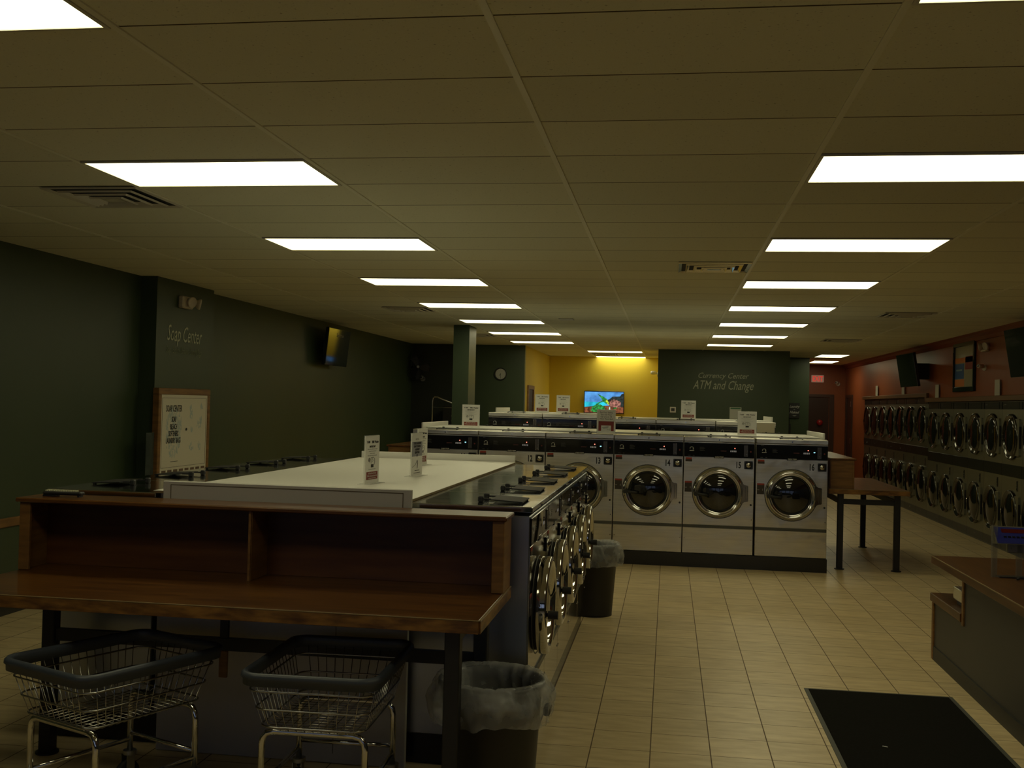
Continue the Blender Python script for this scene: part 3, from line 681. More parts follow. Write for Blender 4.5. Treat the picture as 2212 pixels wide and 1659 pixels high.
def make_hutch(label, loc, rz, L, Dp, Hh, divs):
    t = thing('wooden_hutch', label, 'shelf unit', loc, rz)
    obj('top_board', MB().box(-.014, -.02, Hh-.022, L+.014, Dp, Hh, b=.005), wood, t)
    obj('back_panel', MB().box(.0, Dp-.012, 0, L, Dp, Hh-.023), wood_in, t)
    for x in (0, L-.055):
        obj('side_panel', MB().box(x if x == 0 else L-.02, .02, .0, (.02 if x == 0 else L), Dp-.013, Hh-.023).box(x, 0, 0, x+.055, .02, Hh-.023, b=.003), wood_edge if 0 else wood_trim, t)
    for x in divs: obj('divider', MB().box(x-.009, .01, 0, x+.009, Dp-.013, Hh-.023).box(x-.006, .0, 0, x+.006, .01, Hh-.023), wood_trim, t)
    return t
TL, TD = 2.415, .835
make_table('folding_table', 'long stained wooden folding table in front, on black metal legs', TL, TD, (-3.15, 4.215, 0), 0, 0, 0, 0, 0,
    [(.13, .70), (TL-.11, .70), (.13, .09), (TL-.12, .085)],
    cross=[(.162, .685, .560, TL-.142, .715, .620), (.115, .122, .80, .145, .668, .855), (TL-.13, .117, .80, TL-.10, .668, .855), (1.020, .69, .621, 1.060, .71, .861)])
o = [q for q in bpy.data.objects if q.name == 'folding_table'][0]
obj('bracket', MB().box(1.020, .686, .43, 1.062, .700, .5595, b=.002).cyl((1.031, .684, .50), .004, .003, 'y', 6).cyl((1.051, .684, .50), .004, .003, 'y', 6), wood_trim, o)
make_hutch('open wooden hutch with two compartments standing on the front table', (-3.15, 4.82, .9161), 0, 2.415, .225, .3545, [1.19])
# right-hand table beside washer 16
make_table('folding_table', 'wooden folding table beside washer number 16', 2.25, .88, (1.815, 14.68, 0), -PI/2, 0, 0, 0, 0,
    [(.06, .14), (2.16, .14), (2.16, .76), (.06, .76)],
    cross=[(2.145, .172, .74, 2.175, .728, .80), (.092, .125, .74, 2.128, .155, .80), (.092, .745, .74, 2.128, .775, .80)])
make_hutch('wooden hutch on the table beside washer number 16', (1.805, 14.40, .9161), -PI/2, 1.90, .27, .3445, [.95]).rotation_euler = (0, 0, PI/2)
o = [q for q in bpy.data.objects if q.name == 'wooden_hutch.001'][0]; o.location = (2.10, 12.50, .9161)
# left-hand table at the far end of the numbered island
make_table('folding_table', 'wooden folding table at the left end of the numbered island', 2.2, .80, (-3.82, 12.40, 0), 0, 0, 0, 0, 0,
    [(.10, .1), (.70, .1), (.10, 2.0), (.70, 2.0)], cross=[(.12, .085, .74, .68, .115, .80)])
o = [q for q in bpy.data.objects if q.name == 'folding_table.002'][0]
for ch in list(o.children):
    if ch.name.startswith(('tabletop', 'edge_band', 'worn_edge')): bpy.data.objects.remove(ch)
obj('tabletop', MB().box(0, 0, .862, .80, 2.2, .915, b=.004), wood_y, o)
h = make_hutch('wooden hutch at the left end of the numbered island', (-3.34, 14.50, .9161), -PI/2, 2.05, .30, .3445, [1.0]); 
# ---------------------------------------------------------------- remote control
t = thing('remote_control', 'black remote control with pale buttons on the wooden hutch', 'remote control', (-2.985, 4.93, 1.2705), .06)
obj('body', MB().box(-.10, -.024, .008, .10, .024, .026, b=.006).box(-.10, -.022, 0, -.03, .022, .009, b=.003).box(.08, -.02, 0, .09, .02, .009), black_matte, t)
bt = MB()
for i in range(13):
    for j in range(3): bt.box(-.088+i*.0125, -.017+j*.012, .026, -.080+i*.0125, -.009+j*.012, .0330)
obj('buttons', bt, mat('pale_rubber_buttons', (.55, .55, .38), .5), t)

# ---------------------------------------------------------------- wire laundry carts
def rrect(wx, wy, r, z, n=6, cx=0, cy_=0):
    pts = []
    for (sx_, sy_, a0) in ((1, 1, 0), (-1, 1, PI/2), (-1, -1, PI), (1, -1, 3*PI/2)):
        for i in range(n+1):
            a = a0+PI/2*i/n; pts.append((cx+sx_*(wx/2-r)+r*math.cos(a), cy_+sy_*(wy/2-r)+r*math.sin(a), z))
    return pts
def make_cart(label):
    t = thing('laundry_cart', label, 'laundry cart')
    wx, wy, zr, zb = .58, .74, .69, .45; bx, by = .46, .60
    dims = lambda z: ((bx+(wx-bx)*(z-zb)/(zr-zb))-.03, (by+(wy-by)*(z-zb)/(zr-zb))-.03)
    M = MB()
    for z, r in ((.618, .0042), (.540, .0042), (.465, .0045)):
        a, b_ = dims(z); M.tube(rrect(a, b_, .06, z), r, 6, closed=True)
    n = 11
    for i in range(n):
        f = (i+.5)/n-.5; a1, b1 = dims(.66); a2, b2 = dims(zb)
        for q in (-1, 1): M.tube([(f*(a1-.06), q*b1/2, .66), (f*(a2-.05), q*b2/2, zb+.01), (f*(a2-.05), q*(b2/2-.02), zb)], .0019, 5)
        if i < n: M.tube([(f*(a2-.05), -b2/2+.02, zb), (f*(a2-.05), b2/2-.02, zb)], .0019, 5)
    n = 15
    for i in range(n):
        f = (i+.5)/n-.5; a1, b1 = dims(.66); a2, b2 = dims(zb)
        for q in (-1, 1): M.tube([(q*a1/2, f*(b1-.06), .66), (q*a2/2, f*(b2-.05), zb+.01), (q*(a2/2-.02), f*(b2-.05), zb)], .0019, 5)
        M.tube([(-a2/2+.02, f*(b2-.05), zb), (a2/2-.02, f*(b2-.05), zb)], .0019, 5)
    obj('basket', M, chrome_w, t)
    # moulded rim: swept profile
    prof = [(-.012, -.046), (-.014, -.006), (-.008, .004), (.006, .006), (.016, -.002), (.018, -.016), (.010, -.022), (.009, -.046)]
    path = rrect(wx-.03, wy-.03, .07, zr, 8); k = len(path); vs = []; fs = []
    for i in range(k):
        p = Vector(path[i]); tn = (Vector(path[(i+1) % k])-Vector(path[i-1])).normalized(); nn = Vector((tn.y, -tn.x, 0))
        sag = .0
        for a, b_ in prof: vs.append(tuple(p+nn*a+Vector((0, 0, b_))))
    m_ = len(prof)
    for i in range(k):
        j = (i+1) % k
        for q in range(m_): fs.append((i*m_+q, i*m_+(q+1) % m_, j*m_+(q+1) % m_, j*m_+q))
    obj('rim', MB().add(vs, fs, 0, True), rim_blue, t)
    fr = MB()
    for q in (-1, 1):
        y = q*.25
        fr.tube([(-.215, y, .165), (-.215, y, .38), (-.21, y, .41), (-.195, y, .43), (-.165, y, .438), (.165, y, .438), (.195, y, .43), (.21, y, .41), (.215, y, .38), (.215, y, .165)], .0135, 12)
        fr.tube([(q*.215, -.25, .215), (q*.215, .25, .215)], .010, 8)
    fr.tube([(-.215, .25, .245), (.215, .25, .245)], .010, 8)
    obj('frame', fr, chrome, t)
    for ax in (-1, 1):
        for ay in (-1, 1):
            c_ = MB(); x, y = ax*.215, ay*.25
            c_.cyl((x, y, .148), .030, .018, n=16).tube([(x, y, .166), (x, y, .13)], .010, 8)
            c_.box(x-.022, y-.03, .055, x-.018, y+.012, .150).box(x+.018, y-.03, .055, x+.022, y+.012, .150)
            co = obj('caster', c_, mat('caster_steel', (.30, .30, .29), .35, .9), t)
            obj('wheel', MB().lathe([(.028, -.012), (.058, -.014), (.063, 0), (.058, .014), (.028, .012)], 'x', (x, y-.012, .063), 24).cyl((x-.012, y-.012, .063), .03, .024, 'x', 16, 1), [rubber, grey_ink], co)
    return t
c2 = make_cart('wire laundry cart under the table, right one standing square to the table'); c2.location = (-1.40, 4.40, 0); c2.rotation_euler = (0, 0, .03); c2['group'] = 'wire laundry carts under the front table'
dup(c2, (-2.31, 4.26, 0), -.42, 'wire laundry cart under the table, left one turned askew')

# ---------------------------------------------------------------- trash cans with bags
def make_can(label, loc, rb, rt, h):
    t = thing('trash_can', label, 'trash can', loc)
    obj('bin', MB().lathe([(.001, .004), (rb-.012, .004), (rb, .0), (rb, .02), (rt, h-.02), (rt+.012, h-.018), (rt+.012, h), (rt-.004, h), (rb-.008, .03), (.001, .025)], 'z', n=40), can_blk, t)
    for q in (-1, 1): obj('handle', MB().box(q*(rt+.011), -.04, h-.14, q*(rt+.04), .04, h-.10, b=.008), can_blk, t)
    return t
def make_bag(label, loc, rt, h, drop, seed, puff=.03):
    from mathutils import noise
    n = 150; key = [(-.040, -.32), (-.030, -.12), (-.018, -.02), (.004, .006), (.020, .006), (.022+puff*.6, -.025), (.026+puff, -.07), (.024+puff*.8, -.12), (.020+puff*.4, -drop)]
    prof = []
    for i in range(len(key)-1):
        m_ = 1 if i in (2, 3) else 4
        for q in range(m_): prof.append((key[i][0]+(key[i+1][0]-key[i][0])*q/m_, key[i][1]+(key[i+1][1]-key[i][1])*q/m_, i+q/m_))
    prof.append((*key[-1], 8.0)); k = len(prof); vs = []; fs = []
    for i in range(n):
        a = 2*PI*i/n; ca, sa = math.cos(a), math.sin(a)
        wz = .028*noise.noise(Vector((ca*1.6, sa*1.6, seed)))+.014*noise.noise(Vector((ca*5, sa*5, seed+3)))
        for dr, dz, kk in prof:
            f1 = 1-abs(noise.noise(Vector((ca*3.2, sa*3.2, dz*5+seed))))*2.2          # sharp folds
            f2 = 1-abs(noise.noise(Vector((ca*8+dz*9, sa*8, dz*12+seed+7))))*2.2
            f3 = 1-abs(noise.noise(Vector((ca*19, sa*19, dz*6+seed+11))))*2.0          # fine pleats
            d_ = .022*f1+.007*f2+.002*f3-.010
            r = rt+dr
            if kk >= 4: r = max(r+d_*min(1, (kk-4)*.7), rt+.0155)
            elif kk < 2.6: r = min(r-max(0, d_)*.9, rt-.008)
            z = h+dz+(.012*max(0, noise.noise(Vector((ca*2, sa*2, seed+5)))) if 3 <= kk <= 5 else 0)+(wz*(kk-5)/3 if kk > 5 else 0)
            if 3 <= kk <= 4.2: z += .003+.004*f3
            vs.append((r*ca, r*sa, z))
    for i in range(n):
        q = (i+1) % n
        for j in range(k-1): fs.append((i*k+j, q*k+j, q*k+j+1, i*k+j+1))
    o = obj('trash_bag', MB().add(vs, fs, 0, True), bag_m); o.location = loc
    return tag(o, label, 'trash bag', 'clear trash bags')
NC = (-.742, 4.610, 0)
make_can('large black round trash can at the table end beside the nearest washers', NC, .190, .222, .585)
make_bag('clear plastic bag hanging over the rim of the near trash can', NC, .222, .588, .165, 3, .022)
FC = (-.612, 9.16, 0)
make_can('black trash can at the far end of the near island', FC, .165, .205, .60)
make_bag('clear plastic bag lining the trash can at the island far end', FC, .205, .603, .17, 8, .018)

# ---------------------------------------------------------------- floor mat and lint
o = obj('floor_mat', MB().box(.925, 3.6, 0, 1.785, 7.06, .006, b=.002).box(.90, 3.58, 0, .925, 7.08, .0045, m=1).box(1.785, 3.58, 0, 1.81, 7.08, .0045, m=1).box(.925, 7.06, 0, 1.785, 7.08, .0045, m=1), [mat_blk, mat_edge])
tag(o, 'black carpet floor mat with rubber edge on the beige tiles', 'floor mat')
p_ = wall_at(1912, 1613, 'Z', .008)
o = obj('lint_scrap', MB().tube([(p_.x-.012, p_.y+.006, .0085), (p_.x, p_.y, .009), (p_.x+.012, p_.y-.006, .0085)], .0025, 5), white_ink); tag(o, 'tiny scrap of white lint on the black floor mat', 'lint')

# ---------------------------------------------------------------- service counter at the right
t = thing('service_counter', 'service counter at the right edge with wooden top and charcoal front', 'counter', (1.95, 8.18, 0))
obj('base_panel', MB().box(0, -5.0, 0, .03, -.045, .42).box(0, -5.0, .42, .03, -.80, .705).box(.03, -.075, 0, 1.2, -.045, .42).box(.03, -.83, .42, 1.2, -.80, .705), grey_lam, t)
obj('kick_strip', MB().box(-.008, -5.0, 0, 0, -.045, .10), base_blk, t)
obj('corner_post', MB().box(-.012, -.045, 0, .06, .0, .415, b=.004), wood_trim, t)
obj('lower_shelf', MB().box(-.02, -.79, .42, 1.2, .02, .478, b=.004), wood_y, t)
obj('drop_post', MB().box(-.012, -.83, .40, .09, -.79, .705, b=.003), wood_trim, t)
ct = obj('counter_top', MB().box(-.045, -5.0, .708, 1.2, -.10, .765, b=.005), wood_y, t)
obj('worn_edge', MB().box(-.0475, -5.0, .760, -.044, -.10, .7665), mat('pale_edge_tone', (.50, .40, .26), .4), ct)  # pale wear along the counter's front edge
t = thing('weighing_platform', 'stainless scale platform on the lower counter shelf', 'scale', (1.99, 7.80, .4785))
obj('tray', MB().box(0, -.38, .03, .35, .0, .115, b=.004), steel_top, t)
obj('base', MB().box(.02, -.36, 0, .33, -.02, .03), black_metal, t)
# scale head on a post
qa, qb, qc, qd = wall_at(2146, 1137, 'Y', 7.15), wall_at(2222, 1140, 'Y', 7.15), wall_at(2222, 1180, 'Y', 7.05), wall_at(2158, 1176, 'Y', 7.05)
t = thing('scale_display', 'blue scale display with red digits tilted on the counter post', 'scale display', (2.10, 7.13, .7655))
rel = lambda p: (p.x-2.10, p.y-7.13, p.z-.7655)
X0, X1, Zt, Zb = rel(qa)[0], rel(qa)[0]+.27, rel(qa)[2], rel(qd)[2]
hd = MB(); yt, yb = .06, -.05
hd.add([(X0, yb, Zb), (X1, yb, Zb), (X1, yt, Zt), (X0, yt, Zt), (X0, yb+.10, Zb-.01), (X1, yb+.10, Zb-.01), (X1, yt+.04, Zt-.005), (X0, yt+.04, Zt-.005)], [(0,1,2,3),(4,7,6,5),(0,4,5,1),(1,5,6,2),(2,6,7,3),(3,7,4,0)])
hh = obj('housing', hd, steel_dry, t)
def fp(u, v, o_=.0015): return (X0+(X1-X0)*u, yb+(yt-yb)*v-o_, Zb+(Zt-Zb)*v+o_*.5)
obj('keypad', MB().quad(fp(.03, .04), fp(.97, .04), fp(.97, .94), fp(.03, .94)), mat('blue_keypad', (.012, .016, .07), .3, emit=(.03, .05, .5), es=.022), hh)
obj('digit_window', MB().quad(fp(.18, .62, .003), fp(.80, .62, .003), fp(.80, .84, .003), fp(.18, .84, .003)), mat('red_digit_window', (.03, .003, .002), .3, emit=(.6, .01, .005), es=.015), hh)
kb = MB()
for i in range(8): kb.quad(fp(.20+.095*i, .34, .003), fp(.27+.095*i, .34, .003), fp(.27+.095*i, .44, .003), fp(.20+.095*i, .44, .003))
obj('keys', kb, black_gloss, hh)
obj('post', MB().box(X0-.012, -.01, 0, X0+.018, .02, Zb+.11).box(X0+.14, .0, .0, X0+.17, .03, Zb+.02), mat('frosted_acrylic_post', (.16, .16, .14), .2, alpha=.35), t)
obj('foot', MB().box(X0+.03, -.02, 0, X1, .06, .006), black_metal, t)
obj('bracket', MB().box(X0+.08, .0, Zb-.06, X0+.20, .03, Zb-.003, b=.004).cyl((X0+.11, -.012, Zb-.03), .008, .012, 'y', 10), steel_dry, t)
o = obj('power_cable', MB().tube([(2.17, 7.02, .774), (2.20, 7.05, .780), (2.24, 7.02, .775), (2.30, 7.06, .774)], .008, 6), black_matte); tag(o, 'short black cable lying under the scale display', 'cable')

# ---------------------------------------------------------------- stacked dryers
def dryer_door(t, zc, R):
    n = 44; s_ = 1.0
    M = MB().lathe([(R*1.0, -.004), (R*.99, -.034), (R*.965, -.044), (R*.93, -.044), (R*.90, -.036), (R*.84, -.030), (R*.80, -.020)], 'y', (0, 0, zc), n)
    M.poly([(R*.45, zc-R*.78), (R*1.10, zc-R*.78), (R*1.13, zc-R*.74), (R*1.13, zc+R*.74), (R*1.10, zc+R*.78), (R*.45, zc+R*.78)], -.030, -.003, 1)
    d = obj('door', M, [dryer_ring, steel_dry], t)
    obj('door_glass', MB().lathe([(R*.82, -.022), (R*.74, -.034), (R*.5, -.046), (.0001, -.052)], 'y', (0, 0, zc), 32), dryer_glass, d)
    obj('door_handle', MB().box(R*1.13, -.028, zc-.14, R*1.16, -.008, zc+.14), black_metal, d)
    obj('door_latch', MB().box(-R*.99, -.05, zc-.03, -R*.90, -.03, zc+.03, b=.004), chrome, d)
def make_dryer(Wd, top, zl, zu, R, bz0, bz1):
    t = thing('stacked_dryer', '', 'dryer'); w2 = Wd/2-.003
    obj('cabinet', MB().box(-w2, .0, .0, w2, .80, top), mat('dryer_side_steel', (.2, .2, .19), .5, 1.0), t)
    obj('upper_front', MB().box(-w2, -.004, bz1+.002, w2, 0, top-.115), steel_dry, t)
    obj('lower_front', MB().box(-w2, -.004, .135, w2, 0, bz0-.002), steel_dry, t)
    obj('kick_panel', MB().box(-w2, -.003, .02, w2, 0, .125), mat('dark_kick', (.07, .07, .065), .4, .7), t)
    obj('kick_screw', MB().cyl((0, -.008, .085), .008, .005, 'y', 8), chrome, t)
    cpn = obj('upper_control_panel', MB().box(-w2+.02, -.010, top-.105, w2-.14, -.0, top-.012, b=.002).box(w2-.12, -.010, top-.105, w2-.01, 0, top-.012, b=.002), dryer_black, t)
    obj('fittings', MB().box(-w2+.06, -.0115, top-.055, -w2+.17, -.010, top-.040).box(-w2+.06, -.0112, top-.085, -w2+.30, -.010, top-.080).box(w2-.075, -.0115, top-.07, w2-.055, -.010, top-.045), dim_ink, cpn)
    cpn = obj('lower_control_panel', MB().box(-w2, -.010, bz0, w2, 0, bz1, b=.002), dryer_black, t)
    obj('fittings', MB().cyl((-.02, -.015, bz0+.055), .007, .006, 'y', 8), chrome, cpn)
    cs = obj('coin_slot', MB().box(w2-.20, -.009, bz0-.17, w2-.16, -.003, bz0-.04), dryer_black, t)
    obj('coin_slot_buttons', MB().box(w2-.192, -.012, bz0-.08, w2-.168, -.008, bz0-.06).box(w2-.192, -.012, bz0-.115, w2-.168, -.008, bz0-.10).box(w2-.192, -.012, bz0-.15, w2-.168, -.008, bz0-.135), chrome, cs)
    dryer_door(t, zu, R); dryer_door(t, zl, R)
    return t
d0 = make_dryer(.82, 1.985, .525, 1.515, .305, .997, 1.152)
rn = ['first', 'second', 'third', 'fourth', 'fifth', 'sixth', 'seventh']
for i in range(7):
    y = DYM-.82*(i+.5)
    lb = 'stacked stainless dryer, %s on the near side of the step in the oak ledge' % rn[i]
    if i == 0: d0.location = (XR, y, 0); d0.rotation_euler = (0, 0, -PI/2); d0['label'] = lb; d0['group'] = 'shorter stacked dryers'
    else: dup(d0, (XR, y, 0), -PI/2, lb)
d1 = make_dryer(.864, 2.072, .56, 1.60, .325, 1.06, 1.21)
for i in range(7):
    y = DYM+.864*(i+.5)
    lb = 'taller stacked dryer, %s on the far side of the step in the oak ledge' % rn[i]
    if i == 0: d1.location = (XR, y, 0); d1.rotation_euler = (0, 0, -PI/2); d1['label'] = lb; d1['group'] = 'taller stacked dryers'
    else: dup(d1, (XR, y, 0), -PI/2, lb)

# paper cards standing on the ledge
def card(y, z0, label):
    t = thing('notice_card', label, 'notice', (XR-.030, y, z0), -PI/2, 'notice cards on the dryer ledge')
    s_ = obj('sheet', MB().box(-.11, 0, 0, .11, .003, .215), mat('card_paper', (.50, .48, .40), .6), t)
    l_ = MB()
    for j in range(7): l_.box(-.08, -.0006, .19-.026*j, .06+.02*(j % 2), 0, .196-.026*j)
    obj('printed_lines', l_, grey_ink, s_)
card(23.65, 2.149, 'farthest paper card on the oak ledge'); card(21.06, 2.149, 'paper card on the oak ledge under the farther right television')
card(18.47, 2.063, 'paper card on the oak ledge just left of the framed poster'); card(15.20, 2.063, 'paper card on the oak ledge right of the framed poster')

# ---------------------------------------------------------------- wall things, right side
t = thing('framed_poster', 'black framed poster with blue and orange blocks on the orange wall', 'poster', (XR, 16.90, 2.14), -PI/2)
fr = MB(); W_, H_ = .58, .75
for q in ((-W_, 0, W_, .07), (-W_, H_-.06, W_, H_), (-W_, .07, -W_+.06, H_-.06), (W_-.06, .07, W_, H_-.06)): fr.box(q[0], -.035, q[1], q[2], -.001, q[3], b=.006)
obj('frame', fr, black_gloss, t)
s_ = obj('print', MB().box(-W_+.06, -.012, .07, W_-.06, -.003, H_-.06), mat('poster_cream', (.36, .33, .24), .15), t)
obj('colour_blocks', MB().box(-.52, -.0135, .20, -.02, -.012, .43, m=0).box(-.52, -.0135, .08, .0, -.012, .19, m=1).box(.05, -.0135, .33, .46, -.012, .53, m=2).box(-.52, -.0135, .44, .50, -.012, .52, m=1).box(-.45, -.0145, .32, -.12, -.0135, .345, m=3), [blue_p, orange_p, red_print, sky_p], s_)
def tv(label, x, y, z, wd, ht, face, tilt, yawo, group=None, txt=None):
    t = thing('television', label, 'television', (x, y, z), face+yawo, group)
    T = Matrix.Rotation(tilt, 4, 'X')
    M = MB(); M.T = T; M.box(-wd/2, -.02, -ht/2, wd/2, .03, ht/2, b=.006)
    b_ = obj('housing', M, black_gloss, t)
    M = MB(); M.T = T; M.box(-wd/2+.015, -.0215, -ht/2+.02, wd/2-.015, -.0195, ht/2-.015)
    obj('screen', M, tv_blk, b_)
    return t, T
t, T = tv('wall-mounted television, switched off, on the left green wall', -5.03, 15.60, 2.58, 1.0, .56, PI/2, .10, -.02)
obj('wall_mount', MB().box(-.12, .03, -.10, .12, .18, .10), black_metal, t)
text('Spectrum', .075, grey_ink, 'screen_lettering', t, (.02, -.045, .16), rot=(PI/2+.10, 0, 0), ext=.0005)
t, T = tv('tilted television on the orange wall near the framed poster', 4.10, 19.28, 2.54, 1.10, .58, -PI/2, .16, .045, 'right wall televisions')
obj('wall_mount', MB().box(-.15, .03, -.15, .15, .36, .12), black_metal, t)
t, T = tv('tilted television at the right edge of the view', 4.08, 13.05, 2.54, 1.05, .58, -PI/2, .16, .045, 'right wall televisions')
obj('wall_mount', MB().box(-.15, .03, -.15, .15, .36, .12), black_metal, t)
def em_light(label, loc, rz, m):
    t = thing('emergency_light', label, 'emergency light', loc, rz, 'emergency lights')
    obj('housing', MB().box(-.20, -.06, 0, .04, 0, .125, b=.012), m, t)
    for q, yy in ((-.085, -.095), (.135, -.075)):
        M = MB(); M.T = Matrix.Translation((q, yy, .065)) @ Matrix.Rotation(-.35 if q < 0 else .35, 4, 'Z') @ Matrix.Rotation(.2, 4, 'X')
        M.lathe([(.001, .045), (.035, .040), (.056, .0), (.058, -.015), (.052, -.019), (.048, -.012), (.001, -.010)], 'y', (0, 0, 0), 20)
        h_ = obj('lamp_head', M, m, t)
    return t
em_light('beige emergency light above the Soap Center lettering', (-5.05, 10.53, 2.70), PI/2, beige)
em_light('beige emergency light right of the framed poster', (XR, 15.72, 2.69), -PI/2, beige)
def bullet_cam(label, loc, rz, m):
    t = thing('security_camera', label, 'camera', loc, rz, 'security cameras')
    obj('mount', MB().cyl((0, -.03, 0), .05, .03, 'y', 20), m, t)
    b_ = obj('body', MB().lathe([(.001, -.17), (.030, -.168), (.038, -.14), (.038, -.06), (.001, -.05)], 'y', (0, .0, .03), 20).tube([(0, -.02, .01), (0, -.07, .02)], .014, 8), m, t)
    obj('lens', MB().lathe([(.001, -.173), (.018, -.171)], 'y', (0, 0, .03), 14), black_gloss, b_)
    return t
bullet_cam('white security camera beside the framed poster', (XR, 15.86, 2.46), -PI/2+.5, beige).scale = (.8, .8, .8)
bullet_cam('white security camera in the hallway corner', (4.25, 27.9, 2.49), -.5, white_pl)
bullet_cam('white security camera on the yellow wall edge', (-.236, 23.0, 2.50), -PI/2, white_pl)
bullet_cam('dim security camera under the black wall fan', (-4.98, 21.15, 2.25), 0, mat('grey_plastic', (.18, .18, .17), .5))
t = thing('exit_sign', 'red lit EXIT sign above the dark hallway door', 'sign', (3.73, 27.86, 2.52))
obj('housing', MB().box(-.155, -.03, 0, .155, .03, .19, b=.012), mat('white_exit_face', (.50, .42, .34), .5, emit=(1, .5, .35), es=.10), t)
text('EXIT', .185, mat('red_lit_letters', (.6, .02, .01), .4, emit=(1, .06, .04), es=.5), 'letters', t, (0, -.0312, .030), sx=.68, bold=.004, ext=.001)
t = thing('fire_alarm', 'round red alarm bell on the dark hallway door wall', 'alarm', (3.80, 27.83, 1.50))
obj('bell', MB().lathe([(.001, -.05), (.05, -.045), (.075, -.01), (.075, 0.05)], 'y', (0, 0, 0), 24), mat('alarm_red', (.30, .01, .01), .4), t)
t = thing('chalkboard_sign', 'small black framed sign with white script on the narrow green wall', 'sign', (2.755, 24.245, 1.62))
obj('board', MB().box(-.115, -.02, 0, .115, 0, .34, b=.004), black_matte, t)
text('Laundry', .075, grey_ink, 'lettering', t, (0, -.0215, .235), shear=.4, sx=.85, bold=.001)
text('or', .04, grey_ink, 'lettering', t, (0, -.0215, .185), shear=.4)
text('Naked', .085, grey_ink, 'lettering', t, (-.005, -.0215, .105), shear=.4, sx=.85, bold=.001)
obj('flourish', MB().tube([(-.05, -.021, .07), (0, -.021, .06), (.05, -.021, .07)], .003, 4).tube([(-.03, -.021, .05), (.03, -.021, .05)], .003, 4), grey_ink, t)

# ---------------------------------------------------------------- back walls
t = thing('wall_lettering', 'pale painted words Currency Center ATM and Change on the green wall', 'lettering', (1.065, 21.748, 2.18))
text('Currency Center', .155, vinyl_m, 'upper_line', t, (-.01, -.001, .225), shear=.35, sx=.92, ext=.0008)
text('ATM and Change', .255, vinyl_m, 'lower_line', t, (0, -.001, .0), shear=.35, sx=.66, ext=.0008)
t = thing('wall_lettering', 'pale words Soap Center with a small subtitle on the green pilaster', 'lettering', (-5.0475, 10.50, 2.35), PI/2)
text('Soap Center', .235, vinyl, 'upper_line', t, (0, -.0005, .0), shear=.30, sx=.66, ext=.0008)
text('Soap - Bleach - Softners - Laundry Bags', .098, vinyl_d, 'lower_line', t, (0, -.0005, -.125), shear=.30, sx=.52, ext=.0008)
t = thing('wall_clock', 'round black rimmed clock on the green back wall', 'clock', (-3.375, 21.148, 2.385))
obj('rim', MB().lathe([(.125, 0), (.130, -.03), (.118, -.035), (.106, -.02), (.105, -.01)], 'y', (0, 0, 0), 36), black_matte, t)
obj('face', MB().lathe([(.107, -.012), (.0001, -.012)], 'y', (0, 0, 0), 36), mat('clock_face', (.35, .35, .31), .5), t)
tk = MB()
for i in range(12): tk.cyl((.088*math.sin(i*PI/6), -.014, .088*math.cos(i*PI/6)), .004, .002, 'y', 6)
obj('hour_marks', tk, black_ink, t)
obj('hands', MB().tube([(0, -.015, 0), (-.032, -.015, -.036)], .004, 5).tube([(0, -.017, .015), (.0, -.017, -.082)], .003, 5), black_ink, t)
t = thing('thermostat', 'small white framed thermostat on the green lettered wall', 'thermostat', (.08, 21.749, 1.69))
obj('frame', MB().box(-.06, -.02, 0, .06, 0, .115, b=.005), white_pl, t); obj('dial', MB().box(-.035, -.024, .028, .035, -.02, .088, b=.003), grey_lam, t)
t = thing('wall_notice', 'pale price sheet with a green heading on the lettered wall', 'notice', (1.325, 21.749, 1.59))
s_ = obj('sheet', MB().box(-.115, -.004, 0, .115, 0, .24), mat('pale_sheet', (.45, .47, .42), .5), t)
obj('heading_bar', MB().box(-.10, -.0048, .20, .10, -.004, .228), green_p, s_)
l_ = MB()
for j in range(5): l_.box(-.09, -.0046, .165-.032*j, .05+.03*(j % 2), -.004, .171-.032*j)
obj('printed_lines', l_, grey_ink, s_)
t = thing('leaning_pole', 'thin black pole standing in front of the narrow green wall', 'pole', (2.62, 23.95, 0))
obj('shaft', MB().cyl((0, 0, 0), .035, 1.50, n=14).cyl((0, 0, 1.50), .012, .10, n=8), black_matte, t)
# lounge television showing a picture
t = thing('television', 'lit television on the yellow wall showing a bright blue and green picture', 'television', (-1.545, 25.52, 1.875))
obj('housing', MB().box(-.48, -.02, -.27, .48, .03, .27, b=.005), black_gloss, t)
obj('wall_mount', MB().box(-.15, .03, -.15, .15, .08, .15), black_metal, t)
def em(n_, c, s=1.0):
    m = mat(n_, (.02, .02, .02), .3, emit=c, es=s); nt = m.node_tree; b = nt.nodes['Principled BSDF']
    tc = nt.nodes.new('ShaderNodeTexCoord'); nz = nt.nodes.new('ShaderNodeTexNoise'); nz.inputs['Scale'].default_value = 26 if c[2] < .3 else 5; nz.inputs['Detail'].default_value = 4
    k_ = 2.6 if c[2] < .3 else 1.35; rp = nt.nodes.new('ShaderNodeValToRGB'); rp.color_ramp.elements[0].position = .38; rp.color_ramp.elements[1].position = .66
    rp.color_ramp.elements[0].color = (*[q*.55 for q in c], 1); rp.color_ramp.elements[1].color = (*[min(1, q*k_) for q in c], 1)
    nt.links.new(tc.outputs['Object'], nz.inputs[0]); nt.links.new(nz.outputs[0], rp.inputs[0]); nt.links.new(rp.outputs[0], b.inputs['Emission Color']); return m
P_ = MB(); y_ = -.0215
P_.box(-.465, y_, -.25, .465, -.0195, .25, m=0)
P_.poly([(-.465, -.12), (.05, -.09), (.05, .0), (-.465, .01)], y_-.0006, y_, 1)
P_.poly([(-.465, -.25), (.465, -.25), (.465, -.05), (.30, -.03), (.10, -.08), (-.20, -.09), (-.465, -.12)], y_-.0012, y_-.0006, 2)
